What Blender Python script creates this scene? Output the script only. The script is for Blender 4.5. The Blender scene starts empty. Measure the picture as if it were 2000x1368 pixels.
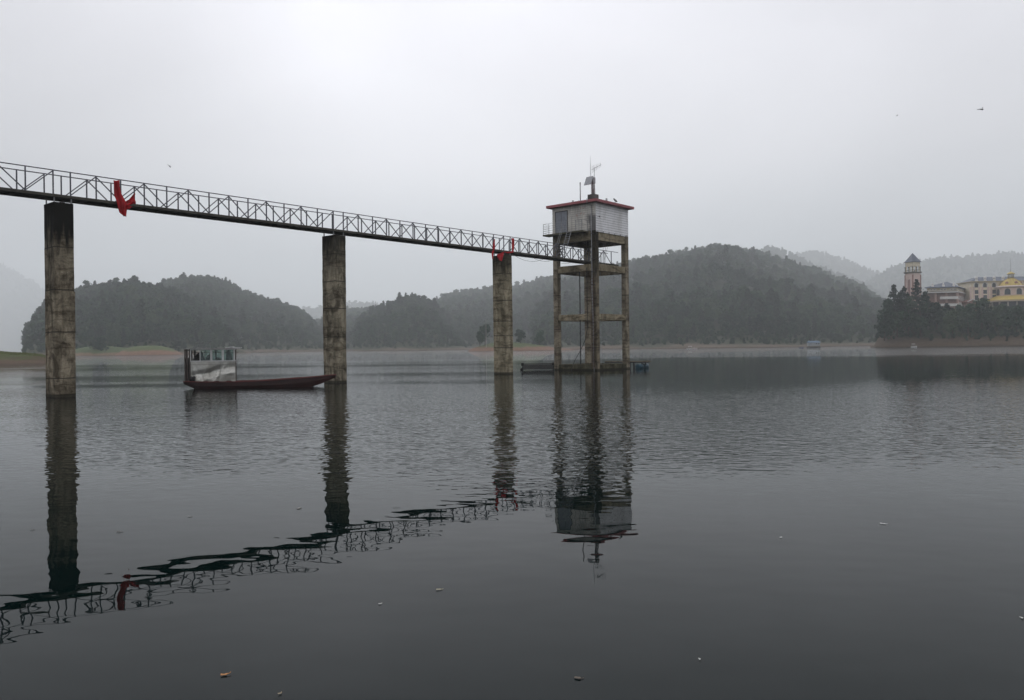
import bpy, bmesh, math, random
import numpy as np
from mathutils import Vector, Matrix
C = bpy.context.scene.collection
SC = bpy.context.scene
PI = math.pi

# ------------------------------------------------------------------ camera
F_PX, H_CAM, ROLL, YH = 1556.0, 2.4, 0.012, 677.0
cs, sn = math.cos(ROLL), math.sin(ROLL)
cam_d = bpy.data.cameras.new('camera'); cam = bpy.data.objects.new('camera', cam_d); C.objects.link(cam)
cam_d.sensor_width = 36; cam_d.lens = 36 * F_PX / 2000
cam_d.shift_y = (YH - 684) / 2000
cam_d.clip_end = 14000
cam.matrix_world = Matrix(((cs, sn, 0, 0), (0, 0, -1, 0), (-sn, cs, 0, H_CAM), (0, 0, 0, 1)))
SC.camera = cam

# ------------------------------------------------------------------ world: overcast sky
SUN_EL, SUN_AZ = math.radians(52), math.radians(-14)       # azimuth from +Y
w = bpy.data.worlds.new('World'); SC.world = w; w.use_nodes = True
nt = w.node_tree; nt.nodes.clear()
def N(t, kind, **k):
    n = t.nodes.new(kind)
    for a, b in k.items():
        if a.startswith('i_'):
            key = a[2:]
            n.inputs[int(key) if key.isdigit() else key].default_value = b
        else: setattr(n, a, b)
    return n
sky = N(nt, 'ShaderNodeTexSky', sky_type='NISHITA', sun_disc=False, sun_elevation=SUN_EL, sun_rotation=SUN_AZ, dust_density=4.0)
bw = N(nt, 'ShaderNodeHueSaturation', i_Saturation=0.12); nt.links.new(sky.outputs[0], bw.inputs['Color'])
tc = N(nt, 'ShaderNodeTexCoord')
sep = N(nt, 'ShaderNodeSeparateXYZ'); nt.links.new(tc.outputs['Generated'], sep.inputs[0])
rp = N(nt, 'ShaderNodeValToRGB'); nt.links.new(sep.outputs['Z'], rp.inputs[0])
e = rp.color_ramp.elements
SKY_RAMP = [(0.0, (.42, .45, .475)), (.10, (.49, .515, .54)), (.22, (.645, .642, .675)), (.40, (.745, .738, .79)), (1.0, (1.35, 1.345, 1.41))]
e[0].position, e[0].color = SKY_RAMP[0][0], (*SKY_RAMP[0][1], 1)
e[1].position, e[1].color = 1.0, (*SKY_RAMP[-1][1], 1)
for p, c in SKY_RAMP[1:-1]:
    q = e.new(p); q.color = (*c, 1)
mp = N(nt, 'ShaderNodeMapping'); mp.inputs['Scale'].default_value = (1.1, 1.1, 2.6); nt.links.new(tc.outputs['Generated'], mp.inputs[0])
nz = N(nt, 'ShaderNodeTexNoise', i_Scale=1.6, i_Detail=4.0, i_Roughness=.45, i_Distortion=.5); nt.links.new(mp.outputs[0], nz.inputs['Vector'])
mr = N(nt, 'ShaderNodeMapRange'); nt.links.new(nz.outputs['Fac'], mr.inputs[0])
mr.inputs[1].default_value, mr.inputs[2].default_value, mr.inputs[3].default_value, mr.inputs[4].default_value = .3, .7, .86, 1.12
# brighter cloud where the hidden sun stands
dot = N(nt, 'ShaderNodeVectorMath', operation='DOT_PRODUCT'); nt.links.new(tc.outputs['Generated'], dot.inputs[0])
dot.inputs[1].default_value = Vector((-.16, .93, .33)).normalized()
mr2 = N(nt, 'ShaderNodeMapRange', interpolation_type='SMOOTHSTEP'); nt.links.new(dot.outputs['Value'], mr2.inputs[0])
mr2.inputs[1].default_value, mr2.inputs[2].default_value, mr2.inputs[3].default_value, mr2.inputs[4].default_value = .80, 1.0, .90, 1.17
mm0 = N(nt, 'ShaderNodeMath', operation='MULTIPLY'); nt.links.new(mr.outputs[0], mm0.inputs[0]); nt.links.new(mr2.outputs[0], mm0.inputs[1])
dot2 = N(nt, 'ShaderNodeVectorMath', operation='DOT_PRODUCT'); nt.links.new(tc.outputs['Generated'], dot2.inputs[0]); dot2.inputs[1].default_value = Vector((-.66, .75, .10)).normalized()
mr3 = N(nt, 'ShaderNodeMapRange', interpolation_type='SMOOTHSTEP'); nt.links.new(dot2.outputs['Value'], mr3.inputs[0])
mr3.inputs[1].default_value, mr3.inputs[2].default_value, mr3.inputs[3].default_value, mr3.inputs[4].default_value = .84, 1.0, 1.0, .68
mm = N(nt, 'ShaderNodeMath', operation='MULTIPLY'); nt.links.new(mm0.outputs[0], mm.inputs[0]); nt.links.new(mr3.outputs[0], mm.inputs[1])
SKY_GAIN = 13.1
mg = N(nt, 'ShaderNodeMath', operation='MULTIPLY'); nt.links.new(mm.outputs[0], mg.inputs[0]); mg.inputs[1].default_value = SKY_GAIN
vm = N(nt, 'ShaderNodeVectorMath', operation='SCALE'); nt.links.new(rp.outputs[0], vm.inputs[0]); nt.links.new(mg.outputs[0], vm.inputs['Scale'])
mx = N(nt, 'ShaderNodeMix', data_type='RGBA'); mx.inputs['Factor'].default_value = .93
nt.links.new(bw.outputs[0], mx.inputs['A']); nt.links.new(vm.outputs[0], mx.inputs['B'])
bg = N(nt, 'ShaderNodeBackground', i_Strength=.1); nt.links.new(mx.outputs['Result'], bg.inputs[0])
wo = N(nt, 'ShaderNodeOutputWorld'); nt.links.new(bg.outputs[0], wo.inputs[0])

sun_d = bpy.data.lights.new('sun', 'SUN'); sun = bpy.data.objects.new('sun', sun_d); C.objects.link(sun)
sun_d.energy = .5; sun_d.angle = math.radians(25); sun_d.color = (1, .97, .93)
sd = Vector((math.sin(SUN_AZ) * math.cos(SUN_EL), math.cos(SUN_AZ) * math.cos(SUN_EL), math.sin(SUN_EL)))
sun.rotation_euler = (-sd).to_track_quat('-Z', 'Y').to_euler()
VS = SC.view_settings; VS.view_transform = 'Standard'; VS.look = 'None'; VS.gamma = 1; VS.exposure = 0.0
SC.cycles.use_denoising = True; SC.cycles.max_bounces = 6; SC.cycles.volume_bounces = 3
SC.cycles.transparent_max_bounces = 16; SC.cycles.caustics_reflective = False; SC.cycles.caustics_refractive = False

# ------------------------------------------------------------------ helpers
def at(x, y, Y):
    """point of the photograph (2000 px wide) at depth Y"""
    dx, dy = x - 1000, y - YH
    xr, yr = dx * cs - dy * sn, dx * sn + dy * cs
    return Vector((xr / F_PX * Y, Y, H_CAM - yr / F_PX * Y))

class MB:
    def __init__(s): s.v = []; s.f = []
    def add(s, vs, fs):
        o = len(s.v); s.v += [tuple(p) for p in vs]; s.f += [tuple(i + o for i in f) for f in fs]; return s
    def box(s, x0, x1, y0, y1, z0, z1):
        return s.add([(x0,y0,z0),(x1,y0,z0),(x1,y1,z0),(x0,y1,z0),(x0,y0,z1),(x1,y0,z1),(x1,y1,z1),(x0,y1,z1)],
                     [(0,3,2,1),(4,5,6,7),(0,1,5,4),(1,2,6,5),(2,3,7,6),(3,0,4,7)])
    def bar(s, a, b, w, h=None):
        a, b = Vector(a), Vector(b); h = h or w; d = (b - a).normalized()
        up = Vector((0,0,1)) if abs(d.z) < .95 else Vector((0,1,0))
        r = d.cross(up).normalized(); u = r.cross(d)
        r, u = r * w / 2, u * h / 2
        return s.add([a-r-u,a+r-u,a+r+u,a-r+u,b-r-u,b+r-u,b+r+u,b-r+u], [(0,1,2,3),(7,6,5,4),(0,4,5,1),(1,5,6,2),(2,6,7,3),(3,7,4,0)])
    def tube(s, pts, r, n=8):
        pts = [Vector(p) for p in pts]; rs = r if isinstance(r, (list, tuple)) else [r] * len(pts)
        vs = []
        for i, p in enumerate(pts):
            d = (pts[min(i+1, len(pts)-1)] - pts[max(i-1, 0)]).normalized()
            up = Vector((0,0,1)) if abs(d.z) < .9 else Vector((0,1,0))
            a = d.cross(up).normalized(); b = d.cross(a)
            vs += [p + (a * math.cos(2*PI*k/n) + b * math.sin(2*PI*k/n)) * rs[i] for k in range(n)]
        fs = [(i*n+k, i*n+(k+1)%n, (i+1)*n+(k+1)%n, (i+1)*n+k) for i in range(len(pts)-1) for k in range(n)]
        fs += [tuple(range(n))[::-1], tuple((len(pts)-1)*n+k for k in range(n))]
        return s.add(vs, fs)
    def lathe(s, prof, c=(0,0,0), n=24, ph=0):
        c = Vector(c); vs = [c + Vector((r*math.cos(2*PI*k/n+ph), r*math.sin(2*PI*k/n+ph), z)) for r, z in prof for k in range(n)]
        fs = [(i*n+k, i*n+(k+1)%n, (i+1)*n+(k+1)%n, (i+1)*n+k) for i in range(len(prof)-1) for k in range(n)]
        fs += [tuple(range(n))[::-1], tuple((len(prof)-1)*n+k for k in range(n))]
        return s.add(vs, fs)
    def build(s, name, mat, parent=None, smooth=False, bevel=0):
        me = bpy.data.meshes.new(name); me.from_pydata(s.v, [], s.f); me.validate(); me.update()
        bm = bmesh.new(); bm.from_mesh(me); bmesh.ops.recalc_face_normals(bm, faces=bm.faces); bm.to_mesh(me); bm.free()
        o = bpy.data.objects.new(name, me); C.objects.link(o)
        if mat: me.materials.append(mat)
        if parent: o.parent = parent
        if smooth: me.polygons.foreach_set('use_smooth', [True] * len(me.polygons))
        if bevel:
            m = o.modifiers.new('bevel', 'BEVEL'); m.width = bevel; m.segments = 2; m.limit_method = 'ANGLE'
        return o
def thing(name, label, cat, loc=(0,0,0), rz=0, group=None):
    o = bpy.data.objects.new(name, None); C.objects.link(o); o.location = loc; o.rotation_euler = (0,0,rz); o.empty_display_size = .2
    return tag(o, label, cat, group)
def tag(o, label, cat, group=None, kind=None):
    if label: o['label'] = label
    if cat: o['category'] = cat
    if group: o['group'] = group
    if kind: o['kind'] = kind
    return o
def structure(o): o['kind'] = 'structure'; return o
def copy_part(src, parent, loc=None, rot=None):
    c = src.copy(); C.objects.link(c); c.parent = parent
    if loc is not None: c.location = loc
    if rot is not None: c.rotation_euler = rot
    return c

# ------------------------------------------------------------------ materials
def new_mat(name, rough=.8, col=(.5,.5,.5), spec=.4, metal=0):
    m = bpy.data.materials.new(name); m.use_nodes = True; t = m.node_tree
    b = t.nodes['Principled BSDF']; b.inputs['Base Color'].default_value = (*col, 1)
    b.inputs['Roughness'].default_value = rough; b.inputs['Specular IOR Level'].default_value = spec; b.inputs['Metallic'].default_value = metal
    return m, t, b
def ramp(t, fac, stops):
    r = N(t, 'ShaderNodeValToRGB'); t.links.new(fac, r.inputs[0]); e = r.color_ramp.elements
    e[0].position, e[0].color = stops[0][0], (*stops[0][1], 1); e[1].position, e[1].color = stops[-1][0], (*stops[-1][1], 1)
    for p, c in stops[1:-1]: q = e.new(p); q.color = (*c, 1)
    return r.outputs[0]
def noise(t, scale, detail=4, rough=.55, vscale=(1,1,1), dist=0, coord='Object', off=(0,0,0)):
    tc = N(t, 'ShaderNodeTexCoord'); mp = N(t, 'ShaderNodeMapping'); mp.inputs['Scale'].default_value = vscale; mp.inputs['Location'].default_value = off
    t.links.new(tc.outputs[coord], mp.inputs[0])
    n = N(t, 'ShaderNodeTexNoise', i_Scale=scale, i_Detail=detail, i_Roughness=rough, i_Distortion=dist); t.links.new(mp.outputs[0], n.inputs['Vector'])
    return n
def mixc(t, fac, a, b, mode='MIX'):
    m = N(t, 'ShaderNodeMix', data_type='RGBA', blend_type=mode)
    if hasattr(fac, 'links'): t.links.new(fac, m.inputs['Factor'])
    else: m.inputs['Factor'].default_value = fac
    for k, x in (('A', a), ('B', b)):
        if hasattr(x, 'links'): t.links.new(x, m.inputs[k])
        else: m.inputs[k].default_value = (*x, 1)
    return m.outputs['Result']
def math_(t, op, a, b=None, c=None, clamp=False):
    m = N(t, 'ShaderNodeMath', operation=op, use_clamp=clamp)
    for i, x in enumerate((a, b, c)):
        if x is None: continue
        if hasattr(x, 'links'): t.links.new(x, m.inputs[i])
        else: m.inputs[i].default_value = x
    return m.outputs[0]
def mrange(t, v, a, b, c, d, smooth=True):
    m = N(t, 'ShaderNodeMapRange', interpolation_type='SMOOTHSTEP' if smooth else 'LINEAR'); t.links.new(v, m.inputs[0])
    for i, x in enumerate((a, b, c, d)): m.inputs[i+1].default_value = x
    return m.outputs[0]
def bump(t, b, h, strength=.4, dist=.02):
    n = N(t, 'ShaderNodeBump', i_Strength=strength, i_Distance=dist); t.links.new(h, n.inputs['Height']); t.links.new(n.outputs[0], b.inputs['Normal'])
def worn(name, col, col2, scale=2, rough=.8, metal=0, spec=.3, vscale=(1,1,1), bmp=.3, lo=.35, hi=.7):
    m, t, b = new_mat(name, rough, col, spec, metal)
    n = noise(t, scale, 6, .62, vscale, .4); n2 = noise(t, scale*9, 3)
    c = ramp(t, n.outputs['Fac'], [(lo, col), (hi, col2)])
    c = mixc(t, .35, c, ramp(t, n2.outputs['Fac'], [(.3, (.55,)*3), (.7, (1.25,)*3)]), 'MULTIPLY')
    t.links.new(c, b.inputs['Base Color']); bump(t, b, n2.outputs['Fac'], bmp, .01)
    return m

def concrete(name, light, dark, top_z=None, top_dark=0, joints=None, seed=0, streak=.6, low_lime=False):
    """weathered concrete: blotches, rain streaks, lift joints, a black mould cap"""
    m, t, b = new_mat(name, .95, light, .12)
    big = noise(t, .95, 7, .68, (1,1,.8), .9, off=(seed*7.3, seed, 0)); fine = noise(t, 14, 5, .65, off=(seed,0,0))
    strk = noise(t, 2.1, 5, .6, (1,1,.16), .7, off=(0,seed*3.1,0))
    c = ramp(t, big.outputs['Fac'], [(.37, dark), (.48, tuple((a+b_)/2 for a, b_ in zip(light, dark))), (.56, light), (.72, tuple(min(1, a*1.25) for a in light))])
    smear = noise(t, 1.1, 6, .65, (.5,.5,2.2), 1.2, off=(seed*2.1,0,seed)); c = mixc(t, .8, c, ramp(t, smear.outputs['Fac'], [(.36, (.30,.27,.23)), (.50, (1,1,1))]), 'MULTIPLY')
    s = ramp(t, strk.outputs['Fac'], [(.36, (.25,.24,.21)), (.54, (1,1,1))])
    c = mixc(t, streak, c, s, 'MULTIPLY')
    c = mixc(t, .6, c, ramp(t, fine.outputs['Fac'], [(.3, (.6,.58,.52)), (.6, (1.12,1.1,1.06))]), 'MULTIPLY')
    pits = noise(t, 30, 2, .5, off=(3,seed,1))
    c = mixc(t, math_(t, 'MULTIPLY', ramp(t, pits.outputs['Fac'], [(.66, (0,0,0)), (.72, (1,1,1))]), .7), c, (.02,.018,.014))
    tcn = N(t, 'ShaderNodeTexCoord'); sp = N(t, 'ShaderNodeSeparateXYZ'); t.links.new(tcn.outputs['Object'], sp.inputs[0]); z = sp.outputs['Z']
    if top_z is not None:                                   # mould that ran down from the top
        zz = math_(t, 'ADD', z, math_(t, 'MULTIPLY', math_(t, 'SUBTRACT', strk.outputs['Fac'], .5), 9.0))
        zz = math_(t, 'ADD', zz, math_(t, 'MULTIPLY', math_(t, 'SUBTRACT', big.outputs['Fac'], .5), 3.0))
        c = mixc(t, math_(t, 'MULTIPLY', mrange(t, zz, top_z-1.0, top_z+1.0, 0, 1), top_dark), c, (.007,.0065,.005))
    c = mixc(t, mrange(t, z, .1, .22, .85, 0), c, (.02,.018,.012))     # wet band at the waterline
    hgt = fine.outputs['Fac']
    if joints:
        for j, zj in enumerate(joints):
            wob = math_(t, 'ADD', z, math_(t, 'MULTIPLY', math_(t, 'SUBTRACT', big.outputs['Fac'], .5), .12))
            d = math_(t, 'ABSOLUTE', math_(t, 'SUBTRACT', wob, zj))
            c = mixc(t, mrange(t, d, .015, .05, .8, 0), c, (.025,.022,.018))
    t.links.new(c, b.inputs['Base Color']); bump(t, b, hgt, .5, .02)
    return m

steel = worn('painted_steel', (.065,.067,.085), (.11,.11,.125), 3, .55, .2)
dark_steel = worn('dark_steel', (.022,.022,.024), (.05,.045,.04), 3, .6, .2)
deck_mat = worn('deck_plate', (.035,.033,.028), (.075,.07,.055), 2.5, .85)
galv = worn('galvanised', (.30,.31,.32), (.2,.2,.2), 5, .45, .5)
rust = worn('rusty_rebar', (.10,.045,.03), (.05,.03,.025), 8, .9)
red_cloth = worn('red_cloth', (.42,.012,.018), (.30,.008,.014), 5, .85, bmp=.15)
black = worn('black_plastic', (.010,.010,.011), (.02,.02,.02), 4, .6)
wood = worn('old_planks', (.16,.13,.085), (.07,.055,.035), 4, .85, vscale=(1,6,1))
blue_drum = worn('blue_drum', (.014,.055,.08), (.01,.035,.05), 4, .45)

# ------------------------------------------------------------------ water
def water_material():
    m, t, b = new_mat('lake_water', .0, (.001,.0045,.0042), .5)
    b.inputs['IOR'].default_value = 1.15
    g = N(t, 'ShaderNodeNewGeometry'); sp = N(t, 'ShaderNodeSeparateXYZ'); t.links.new(g.outputs['Position'], sp.inputs[0])
    X, Y = sp.outputs['X'], sp.outputs['Y']
    patch = noise(t, .05, 4, .5, (.5,1.4,1), .8); pf = math_(t, 'SUBTRACT', patch.outputs['Fac'], .5)
    Yw = math_(t, 'ADD', Y, math_(t, 'MULTIPLY', pf, 9))
    # breeze patches on the lake
    near = math_(t, 'MULTIPLY', mrange(t, Yw, 11.5, 19, 0, 1), mrange(t, Yw, 27, 55, 1, .10))
    near = math_(t, 'MULTIPLY', near, mrange(t, X, -13, -3, .35, 1))
    left = math_(t, 'MULTIPLY', mrange(t, Yw, 19, 34, 0, 1), mrange(t, X, -12, 10, 1, 0))
    Yf = math_(t, 'ADD', Y, math_(t, 'MULTIPLY', X, .05)); Yf = math_(t, 'ADD', Yf, math_(t, 'MULTIPLY', pf, 70))
    far = mrange(t, Yf, 130, 170, 0, 1)
    streaks = noise(t, .03, 4, .55, (.2,2.6,1)); sf = mrange(t, streaks.outputs['Fac'], .38, .62, .2, 1)
    A = math_(t, 'ADD', math_(t, 'MULTIPLY', near, 1.0), math_(t, 'MULTIPLY', math_(t, 'MULTIPLY', left, sf), 1.0))
    A = math_(t, 'ADD', A, math_(t, 'MULTIPLY', far, 4.5)); A = math_(t, 'ADD', A, .012)
    tcw = N(t, 'ShaderNodeTexCoord'); E = .01
    def height(scale, vs, off, detail, rough, dist=0):
        mp = N(t, 'ShaderNodeMapping'); mp.inputs['Scale'].default_value = vs
        mp.inputs['Location'].default_value = (off[0]*vs[0], off[1]*vs[1], 0); mp.inputs['Rotation'].default_value = (0,0,.12)
        t.links.new(tcw.outputs['Object'], mp.inputs[0])
        n = N(t, 'ShaderNodeTexNoise', i_Scale=scale, i_Detail=detail, i_Roughness=rough, i_Distortion=dist); t.links.new(mp.outputs[0], n.inputs['Vector']); return n.outputs['Fac']
    def grad(scale, vs, amp, detail=1, rough=.5):
        """slope of a wave field of the given height (m), by finite differences"""
        h0, hx, hy = (height(scale, vs, o, detail, rough) for o in ((0,0),(E,0),(0,E)))
        sx = math_(t, 'DIVIDE', math_(t, 'SUBTRACT', h0, hx), E); sy = math_(t, 'DIVIDE', math_(t, 'SUBTRACT', h0, hy), E)
        c = N(t, 'ShaderNodeCombineXYZ'); t.links.new(sx, c.inputs[0]); t.links.new(sy, c.inputs[1])
        q = N(t, 'ShaderNodeVectorMath', operation='SCALE'); t.links.new(c.outputs[0], q.inputs[0])
        if hasattr(amp, 'links'): t.links.new(amp, q.inputs['Scale'])
        else: q.inputs['Scale'].default_value = amp
        return q.outputs[0]
    def vadd(a, b_):
        n = N(t, 'ShaderNodeVectorMath', operation='ADD'); t.links.new(a, n.inputs[0]); t.links.new(b_, n.inputs[1]); return n.outputs[0]
    fine = grad(4.3, (.8,1.15,1), math_(t, 'MULTIPLY', A, WAVE[0]), 1, .5)
    mid = grad(1.9, (.75,1.1,1), math_(t, 'ADD', math_(t, 'MULTIPLY', A, WAVE[1]), WAVE[2]), 1, .45)
    swell = grad(.38, (.6,1.2,1), WAVE[3], 0, .4)
    v = vadd(vadd(fine, mid), swell)
    up = N(t, 'ShaderNodeVectorMath', operation='ADD'); t.links.new(v, up.inputs[0]); up.inputs[1].default_value = (0,0,1)
    nn = N(t, 'ShaderNodeVectorMath', operation='NORMALIZE'); t.links.new(up.outputs[0], nn.inputs[0])
    t.links.new(nn.outputs[0], b.inputs['Normal'])
    return m
WAVE = (.021, .008, .0040, .006)
wm = MB().add([(-5600,-400,0),(5600,-400,0),(5600,5600,0),(-5600,5600,0)], [(0,1,2,3)]).build('water', water_material())
structure(wm)
bed = MB().add([(-5600,-400,-3.5),(5600,-400,-3.5),(5600,5600,-3.5),(-5600,5600,-3.5)], [(0,1,2,3)]).build('lake_bed', worn('mud', (.06,.05,.035), (.1,.08,.05), .1))
structure(bed)

# ------------------------------------------------------------------ ground material of hills and banks
def ground_material(name, soil, grass, z0, z1, nscale=.06, cut=.5):
    m, t, b = new_mat(name, .95, soil, .15)
    g = N(t, 'ShaderNodeNewGeometry'); sp = N(t, 'ShaderNodeSeparateXYZ'); t.links.new(g.outputs['Position'], sp.inputs[0])
    n = noise(t, nscale, 5, .6, dist=.5); n2 = noise(t, nscale*12, 4, .6)
    z = math_(t, 'ADD', sp.outputs['Z'], math_(t, 'MULTIPLY', math_(t, 'SUBTRACT', n.outputs['Fac'], cut), (z1-z0)*4))
    c = mixc(t, mrange(t, z, z0, z1, 0, 1), soil, grass)
    wetz = mrange(t, sp.outputs['Z'], .1, .5, .6, 0)
    c = mixc(t, .55, c, ramp(t, n2.outputs['Fac'], [(.3, (.55,.5,.5)), (.7, (1.3,1.3,1.25))]), 'MULTIPLY')
    c = mixc(t, wetz, c, (.04,.03,.02))
    t.links.new(c, b.inputs['Base Color']); bump(t, b, n2.outputs['Fac'], .6, .3)
    return m
g_red = ground_material('red_bank', (.135,.078,.052), (.055,.075,.025), 1.8, 3.0)
g_forest = ground_material('forest_floor', (.080,.060,.043), (.02,.027,.012), .8, 2.8, .03)
g_brown = ground_material('brown_bank', (.06,.043,.028), (.025,.03,.013), 3.5, 5.5)
g_grass = ground_material('grass_bank', (.07,.045,.03), (.06,.075,.022), .7, 1.6, .12)

# ------------------------------------------------------------------ tree crowns (leaf clumps spread through the crown's volume)
rng = np.random.default_rng(5)
def leaf_mat(name, cols):
    m, t, b = new_mat(name, .8, cols[0], .12)
    oi = N(t, 'ShaderNodeObjectInfo'); n = noise(t, .9, 2)
    g = N(t, 'ShaderNodeNewGeometry'); pn = N(t, 'ShaderNodeTexNoise', i_Scale=.022, i_Detail=4.0, i_Roughness=.6); t.links.new(g.outputs['Position'], pn.inputs['Vector'])
    f = math_(t, 'ADD', math_(t, 'MULTIPLY', oi.outputs['Random'], .55), math_(t, 'MULTIPLY', n.outputs['Fac'], .25))
    f = math_(t, 'ADD', f, math_(t, 'MULTIPLY', math_(t, 'SUBTRACT', pn.outputs['Fac'], .42), 1.6))
    c = ramp(t, f, [(i/(len(cols)-1), c) for i, c in enumerate(cols)])
    t.links.new(c, b.inputs['Base Color'])
    return m
leaf_broad = leaf_mat('broad_leaves', [(.006,.017,.011), (.011,.030,.017), (.020,.047,.022), (.044,.070,.032)])
leaf_pine = leaf_mat('pine_needles', [(.005,.015,.011), (.009,.021,.013), (.014,.027,.015)])
bark = worn('bark', (.06,.045,.032), (.035,.028,.02), 3, .95)
def quads(cent, nor, size):
    n = len(cent); a = np.cross(nor, rng.normal(size=(n,3))); a /= np.linalg.norm(a, axis=1)[:,None] + 1e-9
    b = np.cross(nor, a); b /= np.linalg.norm(b, axis=1)[:,None] + 1e-9
    s = size[:,None]; asp = rng.uniform(.5, 1.0, n)[:,None]
    j = lambda: 1 + rng.uniform(-.35, .35, n)[:,None]
    return np.stack([cent - a*s*j() - b*s*asp*j(), cent + a*s*j() - b*s*asp*j(), cent + a*s*j() + b*s*asp*j(), cent - a*s*j() + b*s*asp*j()], 1).reshape(-1,3)
def mesh_from_quads(name, v, mat):
    n = len(v)//4; me = bpy.data.meshes.new(name); me.vertices.add(len(v)); me.vertices.foreach_set('co', v.astype(np.float32).ravel())
    me.loops.add(n*4); me.loops.foreach_set('vertex_index', np.arange(n*4, dtype=np.int32))
    me.polygons.add(n); me.polygons.foreach_set('loop_start', np.arange(0, n*4, 4, dtype=np.int32)); me.polygons.foreach_set('loop_total', np.full(n, 4, dtype=np.int32))
    me.update(calc_edges=True); me.validate(); me.materials.append(mat); return me
def broad_crown(h=9, r=2.8, lobes=11, per=42, leaf=.42, base=.25):
    P, D, S = [], [], []
    for k in range(lobes):
        f = rng.uniform(0, 1); z = h * (base + (1-base) * (.12 + .8*f)); rr = r * math.sqrt(max(.06, 1 - ((f-.35)/.72)**2))
        th = rng.uniform(0, 2*PI); d = rr * rng.uniform(.15, .7)
        c = np.array([math.cos(th)*d, math.sin(th)*d, z]); lr = r * rng.uniform(.34, .58)
        n = rng.normal(size=(per,3)); n /= np.linalg.norm(n, axis=1)[:,None]
        P.append(c + n * (lr * rng.uniform(.35, 1.12, per)**.6)[:,None] * np.array([1,1,.75])); D.append(n + rng.normal(size=(per,3))*.5); S.append(rng.uniform(.6, 1.3, per)*leaf)
    P, D, S = np.concatenate(P), np.concatenate(D), np.concatenate(S); D /= np.linalg.norm(D, axis=1)[:,None]
    return quads(P, D, S)
def pine_crown(h=12, r=2.4, tiers=11, leaf=.36, base=.25):
    """an uneven pine: drooping boughs of needle clumps, thinner and ragged towards the top"""
    P, D, S = [], [], []
    for k in range(tiers*9):
        f = rng.uniform(0, 1)**1.15; z0 = h*(base + (1-base)*f); rr = (r*(1-f)**.8)*rng.uniform(.45, 1.2) + .15
        th = rng.uniform(0, 2*PI); m = int(6 + 9*rr/r)
        s = rng.uniform(.15, 1, m)**.8; up = rng.uniform(-.1, .35)
        p = np.stack([np.cos(th)*s*rr, np.sin(th)*s*rr, z0 + s*rr*up], 1) + rng.normal(size=(m,3))*[.26,.26,.2]
        P.append(p); D.append(rng.normal(size=(m,3))*.8 + [0,0,.8]); S.append(rng.uniform(.5, 1.3, m)*leaf)
    P, D, S = np.concatenate(P), np.concatenate(D), np.concatenate(S); D /= np.linalg.norm(D, axis=1)[:,None]
    P[:,2] = np.minimum(P[:,2], h)
    return quads(P, D, S)
protos = bpy.data.collections.new('tree_shapes')           # not linked: only read by the forests
for k in range(7):
    me = mesh_from_quads('crown', broad_crown(rng.uniform(7.5,9.8), rng.uniform(2.6, 3.9), 13, 46, .40), leaf_broad); protos.objects.link(bpy.data.objects.new('crown_shape', me))
for k in range(1):
    me = mesh_from_quads('crown', pine_crown(11.0, rng.uniform(2.2, 2.7)), leaf_pine); protos.objects.link(bpy.data.objects.new('crown_shape', me))

def forest_nodes():
    g = bpy.data.node_groups.new('forest_scatter', 'GeometryNodeTree')
    g.interface.new_socket('Geometry', in_out='INPUT', socket_type='NodeSocketGeometry'); g.interface.new_socket('Geometry', in_out='OUTPUT', socket_type='NodeSocketGeometry')
    i = g.nodes.new('NodeGroupInput'); o = g.nodes.new('NodeGroupOutput')
    ci = g.nodes.new('GeometryNodeCollectionInfo'); ci.inputs['Collection'].default_value = protos; ci.inputs['Separate Children'].default_value = True; ci.inputs['Reset Children'].default_value = True
    ip = g.nodes.new('GeometryNodeInstanceOnPoints'); ip.inputs['Pick Instance'].default_value = True
    rr = g.nodes.new('FunctionNodeRandomValue'); rr.data_type = 'FLOAT_VECTOR'; rr.inputs[0].default_value = (-.08,-.08,0); rr.inputs[1].default_value = (.08,.08,6.28)
    na = g.nodes.new('GeometryNodeInputNamedAttribute'); na.data_type = 'FLOAT'; na.inputs['Name'].default_value = 'tree_scale'
    L = g.links.new
    L(i.outputs[0], ip.inputs['Points']); L(ci.outputs[0], ip.inputs['Instance']); L(rr.outputs[0], ip.inputs['Rotation']); L(na.outputs[0], ip.inputs['Scale']); L(ip.outputs[0], o.inputs[0])
    return g
FN = forest_nodes()
def forest(pts, scales, label):
    me = bpy.data.meshes.new('forest'); me.from_pydata([tuple(p) for p in pts], [], [])
    a = me.attributes.new('tree_scale', 'FLOAT', 'POINT'); a.data.foreach_set('value', np.asarray(scales, dtype=np.float32))
    o = bpy.data.objects.new('forest', me); C.objects.link(o); tag(o, label, 'forest', kind='stuff')
    m = o.modifiers.new('scatter', 'NODES'); m.node_group = FN
    return o
def interp(pts, x):
    return float(np.interp(x, [p[0] for p in pts], [p[1] for p in pts]))
def vnoise(x, y, s):
    return (math.sin(x*s + 1.3*math.sin(y*s*.7)) + math.sin(y*s*1.3 + 2.1*math.sin(x*s*.6 + 1)) + .5*math.sin((x+y)*s*2.3))/2.5

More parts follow.
